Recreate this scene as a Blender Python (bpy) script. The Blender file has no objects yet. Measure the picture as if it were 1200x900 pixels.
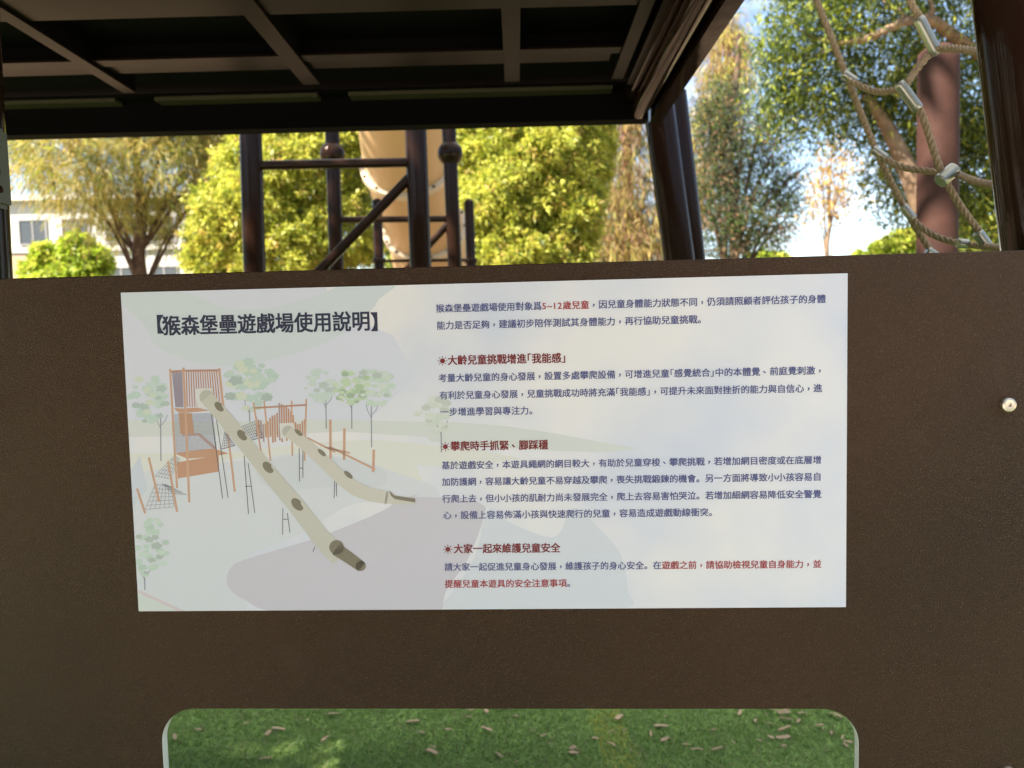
import bpy, bmesh, math, random
import numpy as np
from mathutils import Vector, Matrix

# ------------------------------------------------------------------ camera, world, sun, exposure
S = bpy.context.scene
COL = S.collection
RNG = np.random.default_rng(11)
random.seed(5)

F_PX, CX, CY = 900.0, 600.0, 450.0          # focal length and centre of the 1200 x 900 photograph
EYE = np.array((0.0, 0.0, 1.40))
def unit(v):
    v = np.asarray(v, float)
    return v / np.linalg.norm(v)
_down = unit((0.02336, 0.99751, 0.06530))    # world "down" seen by the camera (x right, y down, z forward)
_fwd = np.array((6.0, -65.0, 900.0)); _fwd = unit(_fwd - _fwd.dot(_down) * _down)
_up = -_down
_right = np.cross(_fwd, _up)
RWC = np.array((_right, _fwd, _up))           # camera coords -> world coords
cam_d = bpy.data.cameras.new('camera')
cam = bpy.data.objects.new('camera', cam_d); COL.objects.link(cam)
cx_, cy_, cz_ = RWC @ (1, 0, 0), RWC @ (0, -1, 0), RWC @ (0, 0, -1)
cam.matrix_world = Matrix(((cx_[0], cy_[0], cz_[0], EYE[0]), (cx_[1], cy_[1], cz_[1], EYE[1]),
                           (cx_[2], cy_[2], cz_[2], EYE[2]), (0, 0, 0, 1)))
cam_d.sensor_width = 36; cam_d.sensor_fit = 'HORIZONTAL'; cam_d.lens = 27
cam_d.clip_start = 0.02; cam_d.clip_end = 2000
cam_d.dof.use_dof = True; cam_d.dof.focus_distance = 0.97; cam_d.dof.aperture_fstop = 6.5
S.camera = cam

SUN_EL, SUN_AZ = math.radians(44), math.radians(236)      # from the left, slightly behind the viewer
world = bpy.data.worlds.new('World'); S.world = world; world.use_nodes = True
wt = world.node_tree; wn = wt.nodes; wl = wt.links
bg = wn['Background']
sky = wn.new('ShaderNodeTexSky'); sky.sky_type = 'NISHITA'; sky.sun_disc = False
sky.sun_elevation = SUN_EL; sky.sun_rotation = SUN_AZ; sky.air_density = 1.0; sky.dust_density = 0.4; sky.ozone_density = 1.6
tc = wn.new('ShaderNodeTexCoord'); mp = wn.new('ShaderNodeMapping'); mp.inputs['Scale'].default_value = (1.6, 1.6, 4.2); mp.inputs['Location'].default_value = (3.1, 0.4, 1.7)
nz = wn.new('ShaderNodeTexNoise'); nz.inputs['Scale'].default_value = 2.3; nz.inputs['Detail'].default_value = 9; nz.inputs['Roughness'].default_value = 0.62
cr = wn.new('ShaderNodeValToRGB'); cr.color_ramp.elements[0].position = 0.53; cr.color_ramp.elements[1].position = 0.80
mixc = wn.new('ShaderNodeMix'); mixc.data_type = 'RGBA'
wl.new(tc.outputs['Generated'], mp.inputs['Vector']); wl.new(mp.outputs[0], nz.inputs['Vector'])
wl.new(nz.outputs['Fac'], cr.inputs['Fac']); sx_ = wn.new('ShaderNodeSeparateXYZ'); wl.new(tc.outputs['Generated'], sx_.inputs[0])        # unseen bright cloud added high overhead to fill the shaded turf with light
hi_ = wn.new('ShaderNodeMapRange'); hi_.inputs['From Min'].default_value = 0.45; hi_.inputs['From Max'].default_value = 0.75; hi_.inputs['To Max'].default_value = 0.9
wl.new(sx_.outputs['Z'], hi_.inputs['Value'])
mx_ = wn.new('ShaderNodeMath'); mx_.operation = 'MAXIMUM'; wl.new(cr.outputs['Color'], mx_.inputs[0]); wl.new(hi_.outputs[0], mx_.inputs[1])
wl.new(mx_.outputs[0], mixc.inputs['Factor'])
wl.new(sky.outputs[0], mixc.inputs['A']); mixc.inputs['B'].default_value = (6.0, 6.2, 6.3, 1)
wl.new(mixc.outputs['Result'], bg.inputs['Color']); bg.inputs['Strength'].default_value = 0.075

sun_d = bpy.data.lights.new('sun', 'SUN'); sun_d.energy = 5.0; sun_d.angle = math.radians(0.5); sun_d.color = (1.0, 0.93, 0.82)
sun = bpy.data.objects.new('sun', sun_d); COL.objects.link(sun)
to_sun = Vector((math.sin(SUN_AZ) * math.cos(SUN_EL), math.cos(SUN_AZ) * math.cos(SUN_EL), math.sin(SUN_EL)))
sun.rotation_euler = to_sun.to_track_quat('Z', 'Y').to_euler(); sun.location = (0, 0, 30)

S.view_settings.view_transform = 'Standard'; S.view_settings.look = 'None'
S.view_settings.exposure = 2.12; S.view_settings.gamma = 1.0; S.view_settings.use_white_balance = True; S.view_settings.white_balance_temperature = 6850; S.view_settings.white_balance_tint = 12
S.view_settings.use_curve_mapping = False; S.view_settings.use_curve_mapping = False
S.render.engine = 'CYCLES'
S.cycles.max_bounces = 8; S.cycles.transparent_max_bounces = 8
S.cycles.use_denoising = True

# ------------------------------------------------------------------ helpers
def ray(px, py):
    return RWC @ np.array(((px - CX) / F_PX, (py - CY) / F_PX, 1.0))
def at(px, py, y):
    """the point on the vertical plane y = const seen at photo pixel (px, py)"""
    r = ray(px, py)
    return EYE + r * (y / r[1])
def on_ground(px, py):
    r = ray(px, py)
    return EYE + r * (-EYE[2] / r[2])

def lin(h):
    h = h.lstrip('#'); out = []
    for i in (0, 2, 4):
        c = int(h[i:i+2], 16) / 255
        out.append(c / 12.92 if c <= 0.04045 else ((c + 0.055) / 1.055) ** 2.4)
    return tuple(out) + (1.0,)

def mat(name, col, rough=0.5, metal=0.0, spec=0.5, bump=None, var=None, coat=0.0, transl=None):
    """col: linear rgb(a); bump=(scale, strength, distance); var=(colour2, scale, lo, hi) mottles the colour"""
    m = bpy.data.materials.new(name); m.use_nodes = True
    nt = m.node_tree; n = nt.nodes; b = n['Principled BSDF']
    c = tuple(col[:3]) + (1.0,)
    b.inputs['Base Color'].default_value = c; b.inputs['Roughness'].default_value = rough
    b.inputs['Metallic'].default_value = metal; b.inputs['Specular IOR Level'].default_value = spec
    b.inputs['Coat Weight'].default_value = coat; b.inputs['Coat Roughness'].default_value = 0.08
    t = None
    if bump or var:
        t = n.new('ShaderNodeTexCoord')
    if var:
        c2, sc, lo, hi = var
        nn = n.new('ShaderNodeTexNoise'); nn.inputs['Scale'].default_value = sc; nn.inputs['Detail'].default_value = 6
        nt.links.new(t.outputs['Object'], nn.inputs['Vector'])
        r = n.new('ShaderNodeValToRGB'); r.color_ramp.elements[0].position = lo; r.color_ramp.elements[1].position = hi
        r.color_ramp.elements[0].color = c; r.color_ramp.elements[1].color = tuple(c2[:3]) + (1.0,)
        nt.links.new(nn.outputs['Fac'], r.inputs['Fac']); nt.links.new(r.outputs['Color'], b.inputs['Base Color'])
    if bump:
        sc, st, di = bump
        nn = n.new('ShaderNodeTexNoise'); nn.inputs['Scale'].default_value = sc; nn.inputs['Detail'].default_value = 3
        nt.links.new(t.outputs['Object'], nn.inputs['Vector'])
        bp = n.new('ShaderNodeBump'); bp.inputs['Strength'].default_value = st; bp.inputs['Distance'].default_value = di
        nt.links.new(nn.outputs['Fac'], bp.inputs['Height']); nt.links.new(bp.outputs['Normal'], b.inputs['Normal'])
    if transl:
        tr = n.new('ShaderNodeBsdfTranslucent'); tr.inputs['Color'].default_value = tuple(transl[:3]) + (1.0,)
        mx = n.new('ShaderNodeMixShader'); mx.inputs['Fac'].default_value = 0.42
        nt.links.new(b.outputs[0], mx.inputs[1]); nt.links.new(tr.outputs[0], mx.inputs[2])
        nt.links.new(mx.outputs[0], n['Material Output'].inputs['Surface'])
    return m

def tag(o, label=None, cat=None, group=None, kind=None):
    if label: o['label'] = label
    if cat: o['category'] = cat
    if group: o['group'] = group
    if kind: o['kind'] = kind
    return o
def empty(name, loc=(0, 0, 0)):
    o = bpy.data.objects.new(name, None); COL.objects.link(o); o.location = loc
    o.empty_display_size = 0.1
    return o

class MB:
    """collects faces and links them as ONE mesh object"""
    def __init__(s): s.v = []; s.f = []; s.m = []; s.sm = []
    def add(s, v, f, mi=0, smooth=False):
        b = len(s.v); s.v.extend([tuple(map(float, p)) for p in v])
        for q in f:
            s.f.append(tuple(b + i for i in q)); s.m.append(mi); s.sm.append(smooth)
    def box(s, lo, hi, mi=0, M=None):
        x0, y0, z0 = lo; x1, y1, z1 = hi
        v = [(x0,y0,z0),(x1,y0,z0),(x1,y1,z0),(x0,y1,z0),(x0,y0,z1),(x1,y0,z1),(x1,y1,z1),(x0,y1,z1)]
        if M is not None: v = [tuple(M @ Vector(p)) for p in v]
        s.add(v, [(0,3,2,1),(4,5,6,7),(0,1,5,4),(1,2,6,5),(2,3,7,6),(3,0,4,7)], mi)
    def tube(s, pts, rad, n=12, mi=0, caps=True, smooth=True, twist=None):
        """twist=(lobes, depth, turns per metre) makes a laid rope"""
        pts = [np.asarray(p, float) for p in pts]
        if np.isscalar(rad): rad = [rad] * len(pts)
        tang = []
        for i in range(len(pts)):
            a = pts[max(i-1, 0)]; b = pts[min(i+1, len(pts)-1)]
            tang.append(unit(b - a))
        ref = np.array((0, 0, 1.0)) if abs(tang[0][2]) < 0.9 else np.array((1.0, 0, 0))
        nrm = unit(ref - ref.dot(tang[0]) * tang[0])
        v = []; L = 0.0
        for i, p in enumerate(pts):
            nrm = unit(nrm - nrm.dot(tang[i]) * tang[i]); bi = np.cross(tang[i], nrm)
            if i: L += np.linalg.norm(p - pts[i-1])
            for k in range(n):
                a = 2 * math.pi * k / n
                r = rad[i]
                if twist:
                    lo, dp, tp = twist
                    r = r * (1 - dp * (1 - abs(math.cos(lo * 0.5 * (a - 2 * math.pi * tp * L)))))
                v.append(p + r * (math.cos(a) * nrm + math.sin(a) * bi))
        f = []
        for i in range(len(pts) - 1):
            for k in range(n):
                k2 = (k + 1) % n
                f.append((i*n+k, i*n+k2, (i+1)*n+k2, (i+1)*n+k))
        s.add(v, f, mi, smooth)
        if caps:
            m = len(pts) - 1
            s.add(v[:n], [tuple(range(n-1, -1, -1))], mi)
            s.add(v[m*n:], [tuple(range(n))], mi)
    def sphere(s, c, r, nu=24, nv=14, mi=0):
        v = []; f = []
        for j in range(nv + 1):
            t = math.pi * j / nv
            for i in range(nu):
                p = 2 * math.pi * i / nu
                v.append((c[0] + r*math.sin(t)*math.cos(p), c[1] + r*math.sin(t)*math.sin(p), c[2] + r*math.cos(t)))
        for j in range(nv):
            for i in range(nu):
                i2 = (i + 1) % nu
                f.append((j*nu+i, (j+1)*nu+i, (j+1)*nu+i2, j*nu+i2))
        s.add(v, f, mi, True)
    def build(s, name, mats, parent=None):
        me = bpy.data.meshes.new(name); me.from_pydata(s.v, [], s.f)
        for m in (mats if isinstance(mats, (list, tuple)) else [mats]): me.materials.append(m)
        me.polygons.foreach_set('material_index', s.m); me.polygons.foreach_set('use_smooth', s.sm)
        me.update()
        o = bpy.data.objects.new(name, me); COL.objects.link(o)
        if parent is not None: o.parent = parent
        return o

def quad_mesh(name, V, mi, mats, parent=None):
    """V: (n,4,3) quads"""
    n = len(V); me = bpy.data.meshes.new(name)
    me.vertices.add(n * 4); me.vertices.foreach_set('co', np.ascontiguousarray(V, dtype=np.float32).ravel())
    me.loops.add(n * 4); me.loops.foreach_set('vertex_index', np.arange(n * 4, dtype=np.int32))
    me.polygons.add(n); me.polygons.foreach_set('loop_start', np.arange(0, n * 4, 4, dtype=np.int32))
    for m in mats: me.materials.append(m)
    me.polygons.foreach_set('material_index', np.asarray(mi, dtype=np.int32))
    me.update(calc_edges=True)
    o = bpy.data.objects.new(name, me); COL.objects.link(o)
    if parent is not None: o.parent = parent
    return o

def bezier(pts, n=40):
    """Catmull-Rom through pts"""
    P = [np.asarray(p, float) for p in pts]
    P = [2*P[0]-P[1]] + P + [2*P[-1]-P[-2]]
    out = []; seg = len(P) - 3
    for i in range(seg):
        m = max(2, n // seg)
        for k in range(m):
            t = k / m
            a, b, c, d = P[i:i+4]
            out.append(0.5*((2*b) + (c-a)*t + (2*a-5*b+4*c-d)*t*t + (3*b-3*c+d-a)*t**3))
    out.append(P[-2])
    return out

# ------------------------------------------------------------------ materials
BROWN = (0.017, 0.0080, 0.0052)
M_steel = mat('brown_painted_steel', BROWN, 0.08, 0, 0.12, bump=(35, 0.08, 0.004))
M_steel_far = mat('brown_painted_steel_far', BROWN, 0.2, 0, 0.15)
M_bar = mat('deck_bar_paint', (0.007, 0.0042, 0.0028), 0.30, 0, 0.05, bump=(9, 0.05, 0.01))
M_lip = mat('edge_lip_reflection', (0.040, 0.036, 0.018), 0.3, 0, 0.4)  # lighter olive: the lip's reflection is put into its base colour
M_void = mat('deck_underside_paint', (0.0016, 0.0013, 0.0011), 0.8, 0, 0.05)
M_core = mat('pale_board_core', (0.62, 0.64, 0.63), 0.6)
M_bolt = mat('zinc_bolt', (0.62, 0.56, 0.46), 0.35, 0.85)
M_alu = mat('aluminium_ferrule', (0.30, 0.30, 0.25), 0.24, 0.6, bump=(60, 0.15, 0.002))
M_rope = mat('beige_rope', (0.30, 0.225, 0.14), 0.8, 0, 0.2, bump=(900, 0.5, 0.0006), var=((0.19, 0.14, 0.085), 160, 0.35, 0.7))
M_wood = mat('red_brown_post', (0.050, 0.021, 0.015), 0.75, 0, 0.2, bump=(40, 0.2, 0.004), var=((0.034, 0.014, 0.011), 9, 0.35, 0.7))
M_slide = mat('tan_plastic', (0.47, 0.30, 0.155), 0.38, 0, 0.5)
M_flange = mat('flange_plastic', (0.50, 0.40, 0.29), 0.45)
M_bark = mat('bark', (0.11, 0.07, 0.048), 0.9, 0, 0.2, bump=(14, 0.7, 0.03), var=((0.055, 0.036, 0.026), 6, 0.35, 0.65))
M_barkpale = mat('pale_bark', (0.24, 0.17, 0.11), 0.9, 0, 0.2, bump=(14, 0.6, 0.02), var=((0.14, 0.095, 0.065), 5, 0.35, 0.65))
M_barkred = mat('red_bark', (0.26, 0.12, 0.075), 0.9, 0, 0.2, bump=(14, 0.6, 0.03), var=((0.15, 0.07, 0.045), 5, 0.35, 0.65))
M_clamp = mat('grey_green_coating', (0.07, 0.08, 0.06), 0.45, 0, 0.5)

# brown board: powder texture with fine grain
M_board = mat('brown_board_skin', (0.033, 0.0124, 0.0042), 0.40, 0, 0.36, var=((0.058, 0.0240, 0.0092), 1.7, 0.35, 0.68))
def _board():
    nt = M_board.node_tree; n = nt.nodes; L = nt.links; b = n['Principled BSDF']
    t = n.new('ShaderNodeTexCoord')
    v = n.new('ShaderNodeTexNoise'); v.inputs['Scale'].default_value = 620; v.inputs['Detail'].default_value = 2
    w = n.new('ShaderNodeTexNoise'); w.inputs['Scale'].default_value = 3.5; w.inputs['Detail'].default_value = 4
    L.new(t.outputs['Object'], v.inputs['Vector']); L.new(t.outputs['Object'], w.inputs['Vector'])
    bp = n.new('ShaderNodeBump'); bp.inputs['Strength'].default_value = 1.0; bp.inputs['Distance'].default_value = 0.0030
    L.new(v.outputs['Fac'], bp.inputs['Height']); L.new(bp.outputs['Normal'], b.inputs['Normal'])
    base_link = b.inputs['Base Color'].links[0].from_socket
    du = n.new('ShaderNodeTexNoise'); du.inputs['Scale'].default_value = 5.5; du.inputs['Detail'].default_value = 8; du.inputs['Roughness'].default_value = 0.72
    mq = n.new('ShaderNodeMapping'); mq.inputs['Scale'].default_value = (70, 2.2, 1); mq.inputs['Rotation'].default_value = (0, 0, 1.0)
    s2 = n.new('ShaderNodeTexNoise'); s2.inputs['Scale'].default_value = 3.0; s2.inputs['Detail'].default_value = 3
    L.new(t.outputs['Object'], du.inputs['Vector']); L.new(t.outputs['Object'], mq.inputs['Vector']); L.new(mq.outputs[0], s2.inputs['Vector'])
    d1 = n.new('ShaderNodeMapRange'); d1.inputs['From Min'].default_value = 0.60; d1.inputs['From Max'].default_value = 0.78; d1.inputs['To Max'].default_value = 0.16
    d2 = n.new('ShaderNodeMapRange'); d2.inputs['From Min'].default_value = 0.735; d2.inputs['From Max'].default_value = 0.80; d2.inputs['To Max'].default_value = 0.28
    L.new(du.outputs['Fac'], d1.inputs['Value']); L.new(s2.outputs['Fac'], d2.inputs['Value'])
    mxx = n.new('ShaderNodeMath'); mxx.operation = 'MAXIMUM'; L.new(d1.outputs[0], mxx.inputs[0]); L.new(d2.outputs[0], mxx.inputs[1])
    fl = n.new('ShaderNodeTexNoise'); fl.inputs['Scale'].default_value = 520; fl.inputs['Detail'].default_value = 1        # metallic flecks in the paint
    L.new(t.outputs['Object'], fl.inputs['Vector'])
    d3 = n.new('ShaderNodeMapRange'); d3.inputs['From Min'].default_value = 0.60; d3.inputs['From Max'].default_value = 0.78; d3.inputs['To Max'].default_value = 0.55
    L.new(fl.outputs['Fac'], d3.inputs['Value'])
    m3 = n.new('ShaderNodeMath'); m3.operation = 'MAXIMUM'; L.new(mxx.outputs[0], m3.inputs[0]); L.new(d3.outputs[0], m3.inputs[1]); mxx = m3
    mc = n.new('ShaderNodeMix'); mc.data_type = 'RGBA'; mc.inputs['B'].default_value = (0.20, 0.155, 0.11, 1)
    L.new(mxx.outputs[0], mc.inputs['Factor']); L.new(base_link, mc.inputs['A']); L.new(mc.outputs['Result'], b.inputs['Base Color'])
    r = n.new('ShaderNodeMapRange'); r.inputs['To Min'].default_value = 0.28; r.inputs['To Max'].default_value = 0.44
    r.inputs['From Min'].default_value = 0.3; r.inputs['From Max'].default_value = 0.7
    L.new(w.outputs['Fac'], r.inputs['Value'])
    mp_ = n.new('ShaderNodeMapping'); mp_.inputs['Scale'].default_value = (9, 60, 9); mp_.inputs['Rotation'].default_value = (0, 0, .6)
    sc = n.new('ShaderNodeTexNoise'); sc.inputs['Scale'].default_value = 1.6; sc.inputs['Detail'].default_value = 5
    L.new(t.outputs['Object'], mp_.inputs['Vector']); L.new(mp_.outputs[0], sc.inputs['Vector'])
    q = n.new('ShaderNodeMapRange'); q.inputs['From Min'].default_value = 0.68; q.inputs['From Max'].default_value = 0.78; q.inputs['To Max'].default_value = 0.10
    L.new(sc.outputs['Fac'], q.inputs['Value'])
    ad = n.new('ShaderNodeMath'); ad.operation = 'SUBTRACT'; L.new(r.outputs[0], ad.inputs[0]); L.new(q.outputs[0], ad.inputs[1]); L.new(ad.outputs[0], b.inputs['Roughness'])
_board()

# ------------------------------------------------------------------ ground
def sheet(name, x0, x1, y0, y1, z, m, nx=1, ny=1):
    b = MB(); v = []
    for j in range(ny + 1):
        for i in range(nx + 1):
            v.append((x0 + (x1-x0)*i/nx, y0 + (y1-y0)*j/ny, z))
    f = [(j*(nx+1)+i, j*(nx+1)+i+1, (j+1)*(nx+1)+i+1, (j+1)*(nx+1)+i) for j in range(ny) for i in range(nx)]
    b.add(v, f)
    o = b.build(name, m); o['kind'] = 'structure'
    return o
M_soil = mat('park_ground', (0.20, 0.155, 0.10), 0.95, 0, 0.1, bump=(6, 0.5, 0.05), var=((0.10, 0.12, 0.05), 0.25, 0.40, 0.60))
M_tan = mat('tan_safety_floor', (0.36, 0.25, 0.17), 0.95, 0, 0.1, bump=(120, 0.4, 0.004), var=((0.30, 0.20, 0.13), 1.3, 0.35, 0.65))
M_turf = mat('turf_base', (0.25, 0.40, 0.11), 0.95, 0, 0.1, bump=(300, 0.6, 0.01), var=((0.30, 0.46, 0.14), 3.0, 0.35, 0.65))
M_fleck = mat('turf_sun_fleck', (0.22, 0.24, 0.06), 0.95, 0, 0.1, bump=(300, 0.6, 0.01))  # yellow of the sun fleck put into the turf colour
sheet('ground', -400, 400, -200, 700, 0.0, M_soil)
sheet('safety_floor', -16, 12, 5.4, 13.5, 0.004, M_tan)
sheet('turf_base', -7, 5, -0.55, 5.4, 0.008, M_turf)
M_bounce_path = mat('bounce_path_concrete', (0.58, 0.54, 0.51), 0.9, 0, 0.2, bump=(50, 0.3, 0.004), var=((0.48, 0.45, 0.43), 0.8, 0.35, 0.65))
sheet('bounce_path', -30, 30, -14, -0.6, 0.006, M_bounce_path)  # unseen pale paving, added behind the camera to bounce light onto the notice

# artificial turf pile
def turf():
    n = 330000
    x = RNG.uniform(-2.2, 2.2, n); y = RNG.uniform(1.35, 4.3, n)
    az = RNG.uniform(0, 2*np.pi, n); h = RNG.uniform(0.005, 0.013, n); lean = RNG.uniform(0.5, 2.0, n) * h
    base = np.stack([x, y, np.full(n, 0.008)], 1)
    d = np.stack([np.cos(az) * lean, np.sin(az) * lean, h], 1)
    saz = RNG.uniform(0, 2*np.pi, n); w = RNG.uniform(0.0016, 0.0030, n)
    sd = np.stack([np.cos(saz) * w, np.sin(saz) * w, np.zeros(n)], 1)
    V = np.stack([base - sd, base + sd, base + d + sd*0.4, base + d - sd*0.4], 1)
    mi = RNG.choice(4, n, p=[0.42, 0.36, 0.17, 0.05])
    fleck = np.abs(x - 0.30 + (y - 2.5) * 0.08) < 0.06  # band of yellower fibres painted in as a sun fleck
    fleck &= (y > 2.35)
    mi = np.where(fleck & (RNG.random(n) < 0.5), 4, mi)
    ms = [mat('turf_fibre_mid', (0.33, 0.45, 0.16), 0.7, 0, 0.3, transl=(0.27, 0.40, 0.12)),
          mat('turf_fibre_deep', (0.22, 0.34, 0.115), 0.7, 0, 0.3, transl=(0.24, 0.40, 0.10)),
          mat('turf_fibre_pale', (0.46, 0.60, 0.25), 0.7, 0, 0.3, transl=(0.2, 0.3, 0.12)),
          mat('turf_fibre_straw', (0.28, 0.25, 0.13), 0.7, 0, 0.3),
          mat('turf_fibre_sun_fleck', (0.62, 0.60, 0.16), 0.7, 0, 0.3, transl=(0.6, 0.58, 0.15))]
    tag(quad_mesh('artificial_turf', V, mi, ms), 'short green artificial turf pile seen through the window cut out of the brown board', 'turf', kind='stuff')
turf()

# ------------------------------------------------------------------ information board and notice
W_SIGN, H_SIGN = 0.90, 0.4113
r2 = _down
r1 = np.array((0.99851, -0.02391, -0.04905)); r1 = unit(r1 - r1.dot(r2) * r2)
pu, pv = RWC @ r1, RWC @ (-r2)
pn = np.cross(pu, pv)                                  # towards the viewer
PO = EYE + RWC @ (np.array((-0.548915, -0.12824, 1.078654)) * 0.90)     # top left corner of the notice
MP = Matrix(((pu[0], pv[0], pn[0], PO[0]), (pu[1], pv[1], pn[1], PO[1]), (pu[2], pv[2], pn[2], PO[2]), (0, 0, 0, 1)))
def pl(px, py):
    r = ray(px, py); t = (PO - EYE).dot(pn) / r.dot(pn)
    q = EYE + r * t - PO
    return (float(q.dot(pu)), float(q.dot(pv)))

def rounded(x0, y0, x1, y1, r, n=14):
    out = []
    for cx, cy, a0 in ((x1-r, y1-r, 0), (x0+r, y1-r, 90), (x0+r, y0+r, 180), (x1-r, y0+r, 270)):
        for k in range(n + 1):
            a = math.radians(a0 + 90*k/n); out.append((cx + r*math.cos(a), cy + r*math.sin(a)))
    return out

def board():
    uL, vT = pl(-60, 326)[0], pl(600, 311)[1]
    uR = pl(1262, 600)[0]
    wl_, wt_ = pl(190, 900)[0], pl(600, 830)[1]
    wr_ = pl(1008, 900)[0]
    c = bpy.data.curves.new('brown_board', 'CURVE'); c.dimensions = '2D'; c.fill_mode = 'BOTH'
    for loop in (rounded(uL, -1.02, uR, vT, 0.012, 4), rounded(wl_, wt_-0.36, wr_, wt_, 0.047, 16)):
        sp = c.splines.new('POLY'); sp.points.add(len(loop) - 1)
        for p, q in zip(sp.points, loop): p.co = (q[0], q[1], 0, 1)
        sp.use_cyclic_u = True
    c.extrude = 0.0068; c.bevel_depth = 0.0012; c.bevel_resolution = 1
    o = bpy.data.objects.new('tmp', c); COL.objects.link(o)
    me = bpy.data.meshes.new_from_object(o.evaluated_get(bpy.context.evaluated_depsgraph_get()))
    bpy.data.objects.remove(o)
    me.name = 'information_board'
    me.transform(Matrix.Translation((0, 0, -0.0082)))
    me.materials.clear(); me.materials.append(M_board); me.materials.append(M_core)
    for p in me.polygons:
        cu, cv = p.center.x, p.center.y
        inner = wl_ - .004 < cu < wr_ + .004 and wt_ - .364 < cv < wt_ + .004
        p.material_index = 1 if (abs(p.normal.z) < 0.3 and inner) else 0
    b = bpy.data.objects.new('information_board', me); COL.objects.link(b); b.matrix_world = MP
    tag(b, 'dark brown textured board with a rounded window cut out below the notice', 'board')
    # bolts
    for px, py in ((1180.5, 474), (1180.5, 905), (-25, 480), (-25, 905)):
        u, v = pl(px, py)
        k = MB()
        prof = [(0.0, .0030), (.0022, .0030), (.0024, .0052), (.0062, .0054), (.0082, .0046), (.0088, .0030), (.0088, -.001)]
        n = 28; vs = []; fs = []
        for (r, z) in prof:
            for i in range(n):
                a = 2*math.pi*i/n; vs.append((u + r*math.cos(a), v + r*math.sin(a), z))
        for j in range(len(prof)-1):
            for i in range(n):
                fs.append((j*n+i, (j+1)*n+i, (j+1)*n+(i+1) % n, j*n+(i+1) % n))
        k.add(vs, fs, 0, False)
        o = k.build('bolt', M_bolt, b)
board()

# ---- the printed notice
NOTICE_Z0 = 0.0010
def print_mat(name, hexcol, fade=0.0):
    c = [x + (y - x)*fade for x, y in zip(lin(hexcol), lin('#e4e8ee'))]          # fade: thin ink on the pale sheet
    m = mat(name, (.84*c[0], .84*c[1], .89*c[2]), 0.42, 0, 0.4, bump=(38, 0.05, 0.003))
    return m
PM = {}
def pm(h, fade=0.0):
    if (h, fade) not in PM: PM[(h, fade)] = print_mat('printed_ink', h, fade)
    return PM[(h, fade)]
M_sheet = mat('printed_sheet', lin('#e6e9ea'), 0.42, 0, 0.4, bump=(38, 0.05, 0.003))
def _sheetmat():
    nt = M_sheet.node_tree; n = nt.nodes; L = nt.links; b = n['Principled BSDF']
    t = n.new('ShaderNodeTexCoord')
    nn = n.new('ShaderNodeTexNoise'); nn.inputs['Scale'].default_value = 5.0; nn.inputs['Detail'].default_value = 3
    L.new(t.outputs['Object'], nn.inputs['Vector'])
    r = n.new('ShaderNodeValToRGB'); e = r.color_ramp.elements
    e[0].position = 0.34; e[0].color = tuple(k*x for k, x in zip((.83, .84, .90), lin('#dae2ef')[:3])) + (1,)
    e[1].position = 0.64; e[1].color = tuple(k*x for k, x in zip((.83, .84, .90), lin('#f1f1ef')[:3])) + (1,)
    L.new(nn.outputs['Fac'], r.inputs['Fac']); L.new(r.outputs['Color'], b.inputs['Base Color'])
_sheetmat()

def make_notice():
    b = MB(); b.box((0, -H_SIGN, 0.0002), (W_SIGN, 0, NOTICE_Z0))
    o = b.build('notice', M_sheet); o.matrix_world = MP
    tag(o, 'white printed playground notice with a drawn play tower beside Chinese text', 'notice')
    return o
notice = make_notice()

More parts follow.
